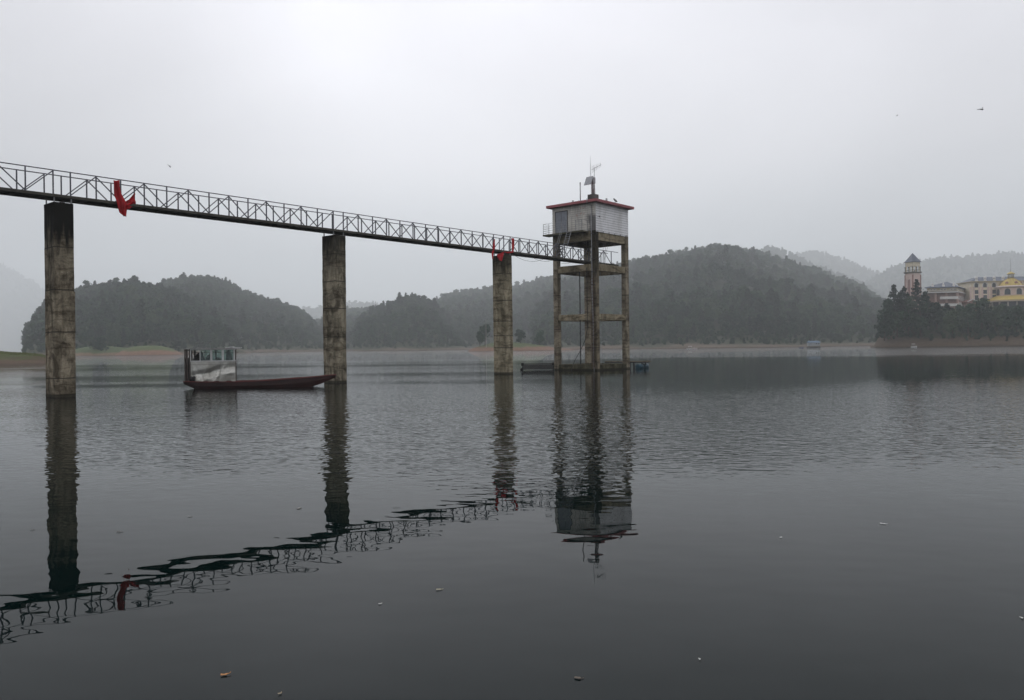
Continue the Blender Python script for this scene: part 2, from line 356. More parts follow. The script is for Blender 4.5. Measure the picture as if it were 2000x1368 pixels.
def hill(name, crest, shoreD, depth, gmat, label=None, tree_h=8.5, spacing=5.0, bank=2.6, bank_r=.05, tree_r0=None, sc=(.6,1.15), steep=.75, back=.5, rough=.06):
    """a hill whose shore lies shoreD metres out and whose crest stands depth metres behind it"""
    x0, x1 = crest[0][0], crest[-1][0]; nx = max(24, int((x1-x0)/7)); nr = 40
    def ground(x, r):
        D0 = interp(shoreD, x) if isinstance(shoreD, list) else shoreD
        dp = depth * (1 + .1*math.sin(x*.013))
        D = D0 + dp*r; rr = min(r, 1); top = at(x, interp(crest, x), D0 + dp)
        zc = max(top.z - tree_h*.86, .6)
        q = bank*min(1, rr/bank_r)**.7*min(1, zc/bank) if rr < 1 else bank
        q = min(q, zc)
        s = max(0, (rr-bank_r)/(1-bank_r)); prof = math.sin(s*PI/2)**1.15*(1-steep) + s*steep
        z = q + max(0, zc-q)*prof
        p = at(x, YH, D); amp = rough*zc*math.sin(min(1, s)*PI)*(1.2)
        z += amp*vnoise(p.x, p.y, .035) + .5*amp*vnoise(p.x+40, p.y, .09)
        if r > 1: z = zc * (1 - ((r-1)/back)**1.5) - 1.2*((r-1)/back)
        if r <= 0.0: z = -1.5
        return Vector((p.x, D, z))
    rs = [0] + list(np.linspace(.004, 1, nr)**1.3) + [1 + back*k/5 for k in range(1, 6)]
    mb = MB(); xs = np.linspace(x0, x1, nx)
    for x in xs:
        for r in rs: mb.v.append(tuple(ground(x, r)))
    m = len(rs)
    mb.f = [(i*m+j, (i+1)*m+j, (i+1)*m+j+1, i*m+j+1) for i in range(nx-1) for j in range(m-1)]
    o = structure(mb.build(name, gmat, smooth=True))
    if spacing:
        pts, ss = [], []; Dm = (interp(shoreD, (x0+x1)/2) if isinstance(shoreD, list) else shoreD)
        area = (x1-x0)/F_PX*(Dm+depth*.5)*depth; n = int(area/spacing**2)
        R = random.Random(hash_name(name, x0))
        for _ in range(n):
            x, r = R.uniform(x0, x1), R.uniform(bank_r*.25 if tree_r0 is None else tree_r0, 1.06)
            p = ground(x, r)
            if p.z < bank*.45 + R.uniform(0, 1.8): continue
            s = (R.uniform(*sc)*(1.35 if R.random() < .07 else 1))*tree_h/9.0
            if p.z < 6: s *= .7
            s *= min(1, .35 + p.z/tree_h*.5)
            pts.append(p - Vector((0,0,.4))); ss.append(s)
        for _ in range(int((x1-x0)/F_PX*(Dm+depth)/3.2)):    # the trees along the skyline
            x = R.uniform(x0, x1); p = ground(x, R.uniform(.93, 1.0))
            if p.z > 5: pts.append(p - Vector((0,0,.4))); ss.append(R.uniform(sc[0]*.9, sc[1]*1.12)*tree_h/9.0)
        forest(pts, ss, label)
    return ground
def hash_name(n, x): return sum(ord(c)*(i+3) for i, c in enumerate(n)) + int(x)

# shore hills, left to right, then the ridges behind
hill('hill', [(40,690),(55,640),(75,606),(110,584),(150,566),(200,554),(250,549),(300,556),(350,566),(400,590),(440,625),(470,660),(490,689)], [(40,430),(250,430),(490,510)], 300, g_forest,
     'dark misty wood covering the rounded hill behind the leftmost pier', 9, 5.2)
hill('hill', [(270,600),(320,550),(340,545),(370,537),(410,540),(440,549),(475,566),(510,580),(545,588),(580,600),(605,618),(622,640),(634,672),(645,689)], [(270,570),(420,580),(645,640)], 520, g_forest,
     'paler misty wood on the hill between the cabin boat and middle pier', 10, 6.5)
hill('hill', [(690,650),(698,625),(712,612),(735,601),(765,589),(798,578),(830,580),(850,592),(870,618),(895,645),(925,686)], 640, 300, g_forest,
     'dark wood on the low knoll just right of the middle pier', 9.5, 5.5)
hill('hill', [(600,640),(640,618),(680,606),(720,604),(760,600),(830,592),(862,583),(890,573),(925,567),(960,562),(1000,561),(1035,553),(1070,542),(1110,535),(1160,545),(1200,560)], 720, 900, g_forest,
     'pale misty wood on the long slope seen between piers and tower', 13, 9)
g_main = hill('hill', [(1040,600),(1080,560),(1120,540),(1180,524),(1235,516),(1255,507),(1285,506),(1320,502),(1345,494),(1372,487),(1402,482),(1432,485),(1470,492),(1505,506),(1545,516),(1580,526),(1620,541),(1660,550),(1690,564),(1712,578),(1740,596),(1790,640)],
     [(1040,500),(1300,455),(1500,440),(1790,520)], 1000, g_forest, 'broad grey green wood on the big hill right of the tower', 12, 7.2, rough=.085)
hill('hill', [(1380,560),(1440,516),(1480,495),(1500,481),(1525,483),(1555,498),(1600,519),(1650,537),(1700,558),(1760,600)], 1700, 900, g_forest,
     'faint wood on the rounded ridge rising behind the big hill', 18, 16)
hill('hill', [(1500,540),(1560,494),(1600,490),(1640,502),(1680,518),(1715,529),(1760,545),(1850,600)], 3000, 900, g_forest,
     'faintest wood on the sloping ridge far behind the big hill', 24, 26)
hill('hill', [(1640,600),(1700,545),(1735,526),(1762,514),(1800,508),(1850,501),(1900,500),(1945,496),(1965,491),(2000,496),(2060,500),(2150,520)], 2300, 900, g_forest,
     'pale wood on the long ridge behind the hotel and bell tower', 20, 20)
hill('hill', [(-500,500),(-250,480),(-80,492),(0,512),(60,545),(110,580),(160,615),(240,655)], 4500, 900, g_forest,
     'barely visible wood on the misty mountain at the left edge', 26, 34)
hill('hill', [(420,640),(520,610),(620,600),(700,590),(800,600),(900,625)], 2900, 900, g_forest,
     'barely visible wood in the gap behind the middle pier', 24, 30)

# low shore mounds without wood
def mound(name, crest, D, depth, gmat, nr=14):
    x0, x1 = crest[0][0], crest[-1][0]; nx = 60; mb = MB()
    for i in range(nx):
        x = x0 + (x1-x0)*i/(nx-1); zc = max(at(x, interp(crest, x), D + depth*.5).z, -.3)
        for j in range(nr+1):
            r = j/nr; Y = D + depth*r; p = at(x, YH, Y)
            z = (zc+.6)*math.sin(min(1, r*1.6)*PI/2)**.8 - .6 if r < .62 else (zc+.9)*math.cos((r-.62)/.38*PI/2)-.9
            mb.v.append((p.x, Y, z + (.10*vnoise(p.x, Y, .45) + .05*vnoise(p.x, Y, 1.4))*max(0, min(1, zc))))
    mb.f = [(i*(nr+1)+j, (i+1)*(nr+1)+j, (i+1)*(nr+1)+j+1, i*(nr+1)+j+1) for i in range(nx-1) for j in range(nr)]
    return structure(mb.build(name, gmat, smooth=True))
g_mix = ground_material('grassed_bank', (.12,.08,.05), (.045,.065,.024), .8, 2.0)
mound('grassed_bank', [(90,690),(150,681),(185,675),(220,677),(245,679),(268,684),(285,692)], 420, 36, g_mix)
mound('red_earth_bank', [(225,691),(240,683),(262,677),(290,675),(315,676),(335,681),(352,689),(362,695)], 412, 36, g_red)
mound('islet', [(912,687),(925,680),(945,674),(965,669),(1000,669),(1030,671),(1060,675),(1085,680),(1110,682),(1140,685)], 405, 40, g_red)
mound('grassy_bank', [(-140,684),(-60,684),(-10,686),(20,689),(50,690),(80,693),(110,701),(145,706)], 148, 42, g_grass)

# grass tufts on the left bank: one soft mass
R = random.Random(3); P_, D_, S_ = [], [], []
for _ in range(2600):
    x = R.uniform(-20, 92); Y = R.uniform(156, 176); p = at(x, interp([(-140,684),(-10,686),(20,689),(50,690),(80,693),(110,701)], x), 169)
    P_.append((at(x, YH, Y).x, Y, max(0, p.z*(.75 + .25*math.sin((Y-150)/40*PI))) )); D_.append((R.uniform(-1,1), R.uniform(-1,0), .4)); S_.append(R.uniform(.06, .16))
D_ = np.array(D_); D_ /= np.linalg.norm(D_, axis=1)[:,None]
go = bpy.data.objects.new('grass', mesh_from_quads('grass', quads(np.array(P_), D_, np.array(S_)), leaf_mat('grass_blades', [(.05,.07,.02), (.075,.09,.03), (.09,.085,.04)])))
C.objects.link(go); tag(go, 'short green grass covering the low bank at the left edge', 'grass', kind='stuff')

# ------------------------------------------------------------------ peninsula
pen_crest = [(1700,676),(1712,640),(1722,622),(1745,610),(1800,602),(1850,604),(1900,604),(1960,604),(2060,604),(2140,606)]
g_pen = hill('peninsula', pen_crest, [(1700,352),(1730,342),(1850,338),(2140,330)], 48, g_brown,
     'dark green wood covering the peninsula in front of the hotel', 7.8, 2.8, bank=3.9, bank_r=.16, sc=(.45,.95), steep=.3, back=3.0)

def tree(name, label, x, ytop, D, width, crown_fn, zbase, group=None, lean=0):
    top = at(x, ytop, D); h = top.z - zbase
    o = thing(name, label, 'tree', (top.x, D, zbase), 0, group)
    me = mesh_from_quads('crown', crown_fn(h, width/2), leaf_pine if 'pine' in name else leaf_broad)
    c = bpy.data.objects.new('crown', me); C.objects.link(c); c.parent = o
    t = MB().tube([(0,0,-.6), (.08*lean,0,h*.35), (.15*lean,0,h*.88)], [h*.022+.05, h*.016+.03, .03], 7)
    R = random.Random(int(x))
    for k in range(6):
        a = R.uniform(0, 2*PI); z = h*R.uniform(.35, .75); L = width*.36
        t.tube([(0,0,z), (math.cos(a)*L*.5, math.sin(a)*L*.5, z+L*.25), (math.cos(a)*L, math.sin(a)*L, z+L*.45)], [.08,.05,.02], 5)
    t.build('trunk', bark, o)
    return o
pine = lambda h, r: pine_crown(h, r, 20, .36, .14)
pine_open = lambda h, r: pine_crown(h, r, 10, .36, .38)
broad = lambda h, r: broad_crown(h, r, 16, 52, .36, .12)
def gz(x, r): return g_pen(x, r).z
tree('pine_tree', 'tall pointed pine nearest the left tip of the peninsula', 1745, 557, 352, 11, pine, 7)
tree('pine_tree', 'dark pine whose top overlaps the foot of the bell tower', 1790, 547, 355, 12, pine, 8)
tree('pine_tree', 'thin pine between the leftmost pine and the bell tower shaft', 1766, 560, 356, 9, pine_open, 8)
tree('pine_tree', 'small dark pine just left of the bell tower foot', 1757, 572, 347, 8.5, pine, 7)
tree('pine_tree', 'low pine between bell tower and columned hotel wing', 1806, 570, 350, 10, pine, 8)
tree('broadleaf_tree', 'dark full crowned tree below and left of the leftmost pine', 1734, 584, 349, 10, broad, 4.5)
tree('broadleaf_tree', 'tall full dark tree standing between the two highest pines', 1774, 579, 350, 10, broad, 6)
tree('broadleaf_tree', 'dark tree below the small pine left of the bell tower', 1752, 598, 345, 10, broad, 5)
tree('broadleaf_tree', 'broad dark tree below the right of the bell tower', 1797, 588, 347, 11, broad, 5)
tree('broadleaf_tree', 'dark bushy tree leaning over water at the peninsula tip', 1727, 604, 346, 9, broad, 3.5)
tree('broadleaf_tree', 'reddish brown tree in front of the loggias of the hotel wing', 1829, 583, 352, 8, broad, 8)
tree('broadleaf_tree', 'round dark tree below the gap between the two hotel buildings', 1917, 585, 350, 11, broad, 7)
tree('broadleaf_tree', 'low spreading tree below the right end of the hotel wing', 1890, 594, 346, 9, broad, 6)
tree('broadleaf_tree', 'round tree under the left end of the golden canopy', 1943, 594, 348, 8, broad, 7)
tree('broadleaf_tree', 'dark tree at the right edge below the domed rotunda', 1985, 598, 346, 10, broad, 6)
tree('broadleaf_tree', 'squat dark tree on the bank below the hotel wing', 1860, 606, 344, 9, broad, 5)
tree('broadleaf_tree', 'leafy tree left of the third pier on the islet', 947, 634, 422, 7.5, broad, 3.6)
tree('broadleaf_tree', 'shorter leafy tree beside the third pier, left side', 937, 648, 424, 4.5, broad, 3.2)
tree('broadleaf_tree', 'round grey green tree right of the third pier on the islet', 1016, 642, 425, 5.5, broad, 3.6)
tree('broadleaf_tree', 'wide dim tree left of the tower on the islet', 1053, 647, 428, 7, broad, 3.0)
tree('broadleaf_tree', 'low rounded bush on the grassy end of the red bank', 197, 662, 430, 10, broad, 1.2)
tree('conifer_tree', 'lone tree standing taller than the wood on the left crest of the big hill', 1322, 489, 1355, 13, broad, at(1322, 508, 1355).z)
tree('conifer_tree', 'tree standing above the skyline right of the big hill summit', 1437, 479, 1436, 11, broad, at(1437, 496, 1436).z)
tree('conifer_tree', 'dark tree sticking up where the far ridge meets the big hill', 1472, 484, 1470, 11, broad, at(1472, 502, 1470).z)
tree('conifer_tree', 'small dark tree on the crest below the rounded far ridge', 1503, 495, 1503, 12, broad, at(1503, 514, 1503).z)

# ------------------------------------------------------------------ bridge
U = Vector((.6553, .7554, 0)).normalized(); V = Vector((-U.y, U.x, 0))
P0 = Vector((-24.2, 42.7, 0)); BW = .635; DECK_Z = 10.72; TOP_Z = 12.0
RZ = math.atan2(U.y, U.x)
PIER_T = [0, 17.88, 35.76]
bridge = thing('footbridge', 'long grey steel truss footbridge running from upper left to the tower', 'bridge', P0, RZ)
T0, T1 = -21, 53.1
d = MB().box(T0, T1, -BW-.06, BW+.06, DECK_Z-.05, DECK_Z)
d.build('deck', deck_mat, bridge)
b_ = MB()
for s in (-1, 1): b_.box(T0, T1, s*(BW+.03)-.03, s*(BW+.03)+.03, DECK_Z-.15, DECK_Z-.052)
b_.build('side_beam', deck_mat, bridge)
cb = MB(); k = T0 + .3
while k < T1:
    cb.box(k-.04, k+.04, -BW+.005, BW-.005, DECK_Z-.14, DECK_Z-.053); k += 1.31
k = T0 + .3; sgn = 1
while k < T1 - 1.4:
    cb.bar((k+.05, -sgn*(BW-.1), DECK_Z-.12), (k+1.26, sgn*(BW-.1), DECK_Z-.12), .05); k += 1.31; sgn = -sgn
cb.build('cross_bearers', deck_mat, bridge)
for s in (-1, 1):
    MB().box(T0, T1, s*BW-.028, s*BW+.028, TOP_Z-.05, TOP_Z).build('handrail', steel, bridge, bevel=.008)
post_me = MB().box(-.03, .03, -.03, .03, DECK_Z, TOP_Z-.05).build('post', steel, bridge)
nodes = []                                                  # (t, node is a top node, brace follows)
for p in [-17.88] + PIER_T:
    for i in range(14): nodes.append((p + .40 + i*1.31 - .04, i % 2 == 1, i < 13))
nodes = [n for n in nodes if T0 < n[0] < T1]
first = True
for t, top, _ in nodes:
    for s in (-1, 1):
        if first: post_me.location = (t, s*BW, 0); first = False
        else: copy_part(post_me, bridge, (t, s*BW, 0))
up = MB().bar((0,0,DECK_Z+.02), (1.31,0,TOP_Z-.06), .05).build('diagonal_brace', steel, bridge)
dn = MB().bar((0,0,TOP_Z-.06), (1.31,0,DECK_Z+.02), .05).build('diagonal_brace', steel, bridge)
fu = fd = True
for t, top, br in nodes:
    if not br or t + 1.31 > T1: continue
    for s in (-1, 1):
        src = dn if top else up
        if (src is dn and fd) or (src is up and fu):
            src.location = (t, s*(BW-.03), 0)
            if src is dn: fd = False
            else: fu = False
        else: copy_part(src, bridge, (t, s*(BW-.03), 0))
# sagging cables slung under the deck before the tower
cab = MB()
for a, b2, sag, yy in ((36.6, 41.2, .45, -.5), (39.2, 42.6, .3, -.45), (42.2, 45.6, .28, -.4), (31.5, 33.5, .1, -.5)):
    cab.tube([(a+(b2-a)*q/12, yy, DECK_Z-.22-sag*4*(q/12)*(1-q/12)) for q in range(13)], .012, 5)
cab.build('hanging_cable', black, bridge)

# ------------------------------------------------------------------ piers
PIER_TOP = [10.30, 10.32, 10.33]
pier_lab = ['leftmost concrete pier, tallest in view, black mould over its top', 'middle concrete pier behind the bow of the red boat',
            'third concrete pier, nearest the tower, with red cloth at its head']
pier_mat = [concrete('pier_concrete', (.275,.24,.18), (.085,.07,.05), 8.25, 1.0, (7.95,5.68,3.45,1.0), 1, .75),
            concrete('pier_concrete', (.275,.245,.185), (.075,.064,.046), 8.9, .9, (9.0,7.1,5.2,3.2), 2, .7),
            concrete('pier_concrete', (.31,.275,.20), (.15,.13,.085), 9.2, .8, (8.75,6.4,4.6,3.35,2.3), 3, .55)]
def pier_mesh(a, b, top, seed):
    """rectangular shaft cast in lifts, each a few mm off the one below, corners chamfered"""
    R = random.Random(seed); mb = MB(); ch = .07; z = -3.2
    lifts = [-3.2, 1.0+seed*.2, 3.4, 5.6, 7.95, top]
    lifts = sorted(lifts)
    for i in range(len(lifts)-1):
        ox, oy, g = R.uniform(-.012,.012), R.uniform(-.012,.012), R.uniform(-.01,.01)
        x, y = a/2+g, b/2+g; zz = [lifts[i], lifts[i+1]]
        ring = [(x-ch,-y),(x,-y+ch),(x,y-ch),(x-ch,y),(-x+ch,y),(-x,y-ch),(-x,-y+ch),(-x+ch,-y)]
        nseg = 6; vs = []
        for k in range(nseg+1):
            zk = zz[0] + (zz[1]-zz[0])*k/nseg
            for (px, py) in ring: vs.append((px+ox+R.uniform(-.008,.008), py+oy+R.uniform(-.008,.008), zk))
        fs = [(k*8+j, k*8+(j+1)%8, (k+1)*8+(j+1)%8, (k+1)*8+j) for k in range(nseg) for j in range(8)]
        fs += [tuple(range(8))[::-1], tuple(nseg*8+j for j in range(8))]
        mb.add(vs, fs)
    return mb
for i, t in enumerate(PIER_T):
    p = P0 + U*t
    o = thing('concrete_pier', pier_lab[i], 'pier', p, RZ, 'piers carrying the footbridge')
    pier_mesh(1.0, 1.47, PIER_TOP[i], i+1).build('shaft', pier_mat[i], o)
    pp = MB().bar((0,0,PIER_TOP[i]-.02), (0,0,DECK_Z-.15), .06).build('support_post', galv, o); pp.location = (-.42,-.55,0)
    for q in ((.42,-.55,0), (-.42,.55,0), (.42,.55,0)): copy_part(pp, o, q)
    MB().box(-.12,.12,-.5,.5,PIER_TOP[i]-.01,PIER_TOP[i]+.06).build('bearing_plate', dark_steel, o)

# ------------------------------------------------------------------ cloths tied to the bridge
def bp(x, y, off=.05):
    """point where the photo's ray meets the bridge's near truss plane"""
    q = at(x, y, 1.0); o = P0 - V*(BW+off); dr = Vector((q.x, 1, 0)); n = V
    lam = o.dot(n)/dr.dot(n); return Vector((q.x*lam, lam, H_CAM + (q.z-H_CAM)*lam))
def cloth_piece(mb, left, right, n=26, m=10, amp=.05, seed=0, off=.05):
    R = random.Random(seed); ph = R.uniform(0, 6); vs = []
    def along(poly, f):
        s = f*(len(poly)-1); i = min(int(s), len(poly)-2); return Vector(poly[i]).lerp(Vector(poly[i+1]), s-i)
    for i in range(n+1):
        f = i/n; a, b = along(left, f), along(right, f)
        for j in range(m+1):
            g = j/m; q = a.lerp(b, g); p = bp(q.x, q.y, off)
            p = p - V*(amp*(math.sin(g*9+ph+f*2) + .6*math.sin(g*17+f*5+ph)) + amp*.6*math.sin(f*11+ph*2))
            vs.append(p)
    mb.add(vs, [(i*(m+1)+j, i*(m+1)+j+1, (i+1)*(m+1)+j+1, (i+1)*(m+1)+j) for i in range(n) for j in range(m)])
Z1 = lambda L: [(x/4, 280+y/4) for x, y in L]
c1 = MB()
cloth_piece(c1, Z1([(878,293),(882,350),(888,410),(903,455),(918,505),(935,540),(965,568)]), Z1([(932,293),(940,340),(958,400),(978,450),(1000,490),(998,520),(990,576)]), 30, 14, .085, 1, .13)
c1b = MB()
cloth_piece(c1b, Z1([(1048,388),(1005,440),(985,452),(975,462)]), Z1([(1052,400),(1060,450),(1063,482),(1000,520)]), 14, 10, .06, 4, .08)
def solid(o, th=.012):
    m = o.modifiers.new('thickness', 'SOLIDIFY'); m.thickness = th; return o
t1 = thing('red_cloth', 'large torn red cloth draped over the rail right of the leftmost pier', 'cloth', bp(228, 400, .1), 0)
for m_, nm in ((c1, 'hanging_strip'), (c1b, 'loose_corner')):
    o = m_.build(nm, red_cloth, None, True); o.parent = t1; o.matrix_parent_inverse = Matrix.Translation(-t1.location); solid(o)
Z2 = lambda L: [(860+x/9.09, 440+y/9.09) for x, y in L]
t2 = thing('red_banner', 'narrow red banner knotted round the rail at the third pier', 'banner', bp(1001, 480, .1), 0)
def piece2(nm, l, r, **k):
    m_ = MB(); cloth_piece(m_, Z2(l), Z2(r), **k); o = m_.build(nm, red_cloth, None, True); o.parent = t2; o.matrix_parent_inverse = Matrix.Translation(-t2.location); solid(o)
piece2('rail_strip', [(1262,232),(1266,330),(1268,470)], [(1308,232),(1318,320),(1300,480)], amp=.03, seed=2, off=.08)
piece2('swag', [(1140,462),(1180,478),(1230,475),(1300,460)], [(1150,490),(1190,500),(1240,500),(1310,482)], amp=.03, seed=5, off=.1)
piece2('pier_fold', [(1010,520),(1020,580),(1045,625),(1085,640)], [(1140,468),(1120,520),(1105,590),(1085,642)], amp=.03, seed=6, off=.2)
t3 = thing('red_cloth', 'small dark red cloth hanging left of the third pier head', 'cloth', bp(962, 490, .1), 0)
m_ = MB(); cloth_piece(m_, Z2([(960,250),(930,350),(925,430),(912,520),(920,600)]), Z2([(968,250),(972,350),(968,440),(945,520),(935,625)]), amp=.025, seed=7, off=.06)
o = m_.build('hanging_strip', red_cloth, None, True); o.parent = t3; o.matrix_parent_inverse = Matrix.Translation(-t3.location); solid(o)

# ------------------------------------------------------------------ intake tower
CN = Vector((8.05, 76.4, 0)); TA, TB, CSZ = 5.25, 4.62, .27
tower = thing('intake_tower', 'tall concrete water intake tower with white tiled cabin and red roof', 'tower', CN, RZ)
conc_t = concrete('tower_concrete', (.26,.23,.175), (.12,.10,.075), None, 0, (2.2,7.4), 4, .45)
conc_near = concrete('tower_concrete_mouldy', (.20,.17,.12), (.07,.06,.045), 9.6, .75, (2.2,7.4), 5, .6)
conc_b = concrete('beam_concrete', (.29,.25,.18), (.15,.13,.085), None, 0, None, 6, .5)
conc_base = concrete('base_concrete', (.09,.085,.055), (.04,.036,.024), None, 0, None, 7, .5)
for (cx, cy, mt, top) in ((0,0,conc_near,13.42), (TA,0,conc_t,13.42), (0,TB,conc_t,13.42), (TA,TB,conc_t,13.42)):
    MB().box(cx-CSZ, cx+CSZ, cy-CSZ, cy+CSZ, -3.2, top).build('column', mt, tower, bevel=.025)
def beam(z0, z1, mt, wd=.2, tr=.003):
    for a in (0, TB): MB().box(CSZ-tr, TA-CSZ+tr, a-wd, a+wd, z0, z1).build('beam', mt, tower, bevel=.02)
    for a in (0, TA): MB().box(a-wd, a+wd, CSZ-tr, TB-CSZ+tr, z0, z1).build('beam', mt, tower, bevel=.02)
beam(4.87, 5.45, conc_b); beam(9.58, 10.24, conc_b); beam(12.52, 13.40, conc_b)
beam(-.6, .56, conc_base, .24)
MB().box(-.2, TA+.2, -.2, TB+.2, 13.405, 13.5).build('floor_slab', conc_b, tower)
# cabin walls
def tile_mat(name, w_, h_, base, dirt, axis, mortar=(.16,.15,.14), stain=None):
    m, t, b = new_mat(name, .45, base, .4)
    tcn = N(t, 'ShaderNodeTexCoord'); sp = N(t, 'ShaderNodeSeparateXYZ'); t.links.new(tcn.outputs['Object'], sp.inputs[0])
    def line(v, per, wd):
        fr = math_(t, 'FRACT', math_(t, 'DIVIDE', v, per)); return math_(t, 'LESS_THAN', fr, wd)
    L = line(sp.outputs['Z'], h_, .14)
    if w_: L = math_(t, 'MAXIMUM', L, line(sp.outputs[axis], w_, .12))
    n = noise(t, .9, 5, .6, (1,1,.45), .4); n2 = noise(t, 7, 3)
    c = ramp(t, n.outputs['Fac'], [(.36, dirt), (.58, base)])
    c = mixc(t, .3, c, ramp(t, n2.outputs['Fac'], [(.3, (.7,)*3), (.7, (1.15,)*3)]), 'MULTIPLY')
    c = mixc(t, math_(t, 'MULTIPLY', L, .8), c, mortar)
    if stain:                                               # black rain stain spreading from the near corner
        d_ = math_(t, 'ADD', sp.outputs[axis], math_(t, 'MULTIPLY', math_(t, 'SUBTRACT', n.outputs['Fac'], .5), 1.6))
        zf = mrange(t, math_(t, 'ADD', sp.outputs['Z'], math_(t, 'MULTIPLY', math_(t, 'SUBTRACT', n.outputs['Fac'], .5), .8)), 14.7, 15.2, 1, 0)
        c = mixc(t, math_(t, 'MULTIPLY', mrange(t, d_, .25, 1.0, .85, 0), zf), c, (.045,.045,.05))
    t.links.new(c, b.inputs['Base Color']); bump(t, b, L, -.3, .006)
    return m
wall_r = tile_mat('white_strip_cladding', None, .235, (.72,.72,.73), (.55,.545,.54), 'X', (.10,.10,.11))
wall_l = tile_mat('small_wall_tiles', .2, .2, (.56,.54,.49), (.38,.36,.33), 'Y', (.14,.13,.12), True)
x0, x1, y0, y1, z0, z1 = -CSZ, TA+CSZ, -CSZ, TB+CSZ, 13.5, 16.08
MB().box(x0+.12, x1, y0, y0+.12, 13.30, z1).build('wall', wall_r, tower)
MB().box(x0+.12, x1, y1-.12, y1, z0-.1, z1).build('wall', wall_r, tower)
MB().box(x0, x0+.12, y0, y1, z0-.08, z1).build('wall', wall_l, tower)
MB().box(x1-.12, x1-.002, y0+.12, y1-.12, z0-.1, z1-.003).build('wall', wall_r, tower)
roofm = worn('red_roof_paint', (.33,.10,.11), (.21,.065,.07), 2.5, .6)
OV = .45
ro = MB().box(x0-OV, x1+OV, y0-OV, y1+OV, z1+.003, z1+.26).build('roof', roofm, tower, bevel=.02)
grey_door = worn('grey_door_paint', (.20,.215,.245), (.15,.16,.185), 3, .5)
dr = MB().box(x0-.035, x0-.003, 3.05, 4.45, 13.52, 15.62).build('door', grey_door, tower, bevel=.01)
fr = MB(); fr.box(x0-.055, x0-.004, 2.98, 3.045, 13.5, 15.70).box(x0-.055, x0-.004, 4.455, 4.52, 13.5, 15.70).box(x0-.055, x0-.004, 3.047, 4.453, 15.625, 15.70)
fr.box(x0-.045, x0-.036, 3.74, 3.76, 13.54, 15.6); fr.build('frame', dark_steel, dr)
MB().box(x0-.09, x0-.037, 3.84, 3.9, 14.4, 14.55).build('handle', galv, dr)
# faded red paint marks on the tiled wall
pm = MB(); RR = random.Random(8)
for (yy, zz) in ((1.35,15.72),(1.15,15.68),(.98,15.75),(1.4,15.15),(1.22,15.2),(1.02,15.12),(1.9,15.05)):
    for k in range(3):
        a = RR.uniform(-.1,.1); pm.box(x0-.004, x0-.001+.0005, yy+a-.015, yy+a+.015, zz+RR.uniform(-.12,0), zz+RR.uniform(.03,.13))
pm.build('painted_marks', worn('faded_red_paint', (.33,.13,.10), (.38,.3,.26), 9, .8), tower)
# drain pipe on the near corner, rung irons and hose
pip = MB().tube([(x0-.09,.12,15.95), (x0-.09,.12,13.2), (x0-.10,.10,8), (x0-.09,.02,4), (x0-.10,-.02,-1.5)], .042, 10)
pip.tube([(x0-OV-.04,.3,16.45), (x0-OV-.06,.3,16.0), (x0-.3,.2,15.97), (x0-.09,.12,15.9)], .035, 8)
pip.build('drain_pipe', galv, tower, True)
br = MB().box(x0-.15, x0-.003, -.2, .22, 0, .035).build('pipe_bracket', dark_steel, tower); br.location = (0,0,.9)
for k in range(1, 11): copy_part(br, tower, (0, .02*(k%2), .9+k*1.22))
rl = MB(); z = .7
for s in (.14, -.14): rl.bar((x0-.14, s+.08, .3), (x0-.14, s+.08, 8.8), .03)
while z < 8.8: rl.bar((x0-.14, -.06, z), (x0-.14, .22, z), .028); z += .3
rl.build('rung_ladder', rust, tower)
MB().tube([(-.1,1.75,9.6), (-.1,1.75,0.3), (-.1,1.75,-1)], .055, 8).build('intake_pipe', black, tower, True)
MB().tube([(-.32,.75,9.9), (-.33,.72,6), (-.36,.7,4.2), (-.45,.9,3.0), (-.6,1.35,2.0), (-.7,2.0,1.0), (-.7,2.4,.2), (-.7,2.5,-.6)], .03, 8).build('hose', black, tower, True)
cb_ = MB()
for (xx, yy, za, zb, r_) in ((1.35,.3,9.5,.6,.012), (1.0,.15,5.0,.3,.014), (.75,.4,9.5,6.5,.010), (4.6,.2,9.5,5.8,.012)):
    cb_.tube([(xx,yy,za), (xx+.02,yy,(za+zb)/2), (xx,yy,zb)], r_, 5)
for (xx, lean) in ((1.2,.35),(2.2,-.2),(2.5,.1),(3.1,-.9)): cb_.tube([(xx,.5,12.5),(xx+lean*.5,.5,11.6),(xx+lean,.55,10.3)], .014, 5)
cb_.tube([(4.6,.2,5.8),(4.6,.2,5.35)], .05, 6)
cb_.build('hanging_cable', galv, tower)
# access balcony, railing and inclined ladder
PX0, PX1, PY0, PY1 = x0-1.0, x0-.004, .55, 5.35
MB().box(PX0, PX1, PY0, PY1, 13.26, 13.40).build('balcony_slab', conc_base, tower, bevel=.01)
rail = MB(); zt = 14.45
posts = [(PX1-.06,PY1-.05),(PX0+.05,PY1-.05)] + [(PX0+.05, yy) for yy in (4.6,3.8,3.05,2.45,1.35,.95,.62)] + [(PX1-.06,PY0+.05)]
for (a, b2) in posts: rail.bar((a,b2,13.4), (a,b2,zt), .035)
for zz in (zt, 14.2, 13.98, 13.76, 13.55):
    rail.bar((PX1-.06,PY1-.05,zz), (PX0+.05,PY1-.05,zz), .022)
    rail.bar((PX0+.05,PY1-.05,zz), (PX0+.05,2.45,zz), .022)
    if zz in (zt, 13.98): rail.bar((PX0+.05,1.35,zz), (PX0+.05,.62,zz), .022); rail.bar((PX0+.05,.62,zz), (PX1-.06,PY0+.05,zz), .022)
for k in range(8): rail.bar((PX0+.05,1.3-k*.09,13.4), (PX0+.05,1.3-k*.09,zt), .014)
rail.build('railing', galv, tower)
ld = MB(); xa, za, xb, zb = PX0-.02, 13.45, PX0-1.15, 10.95
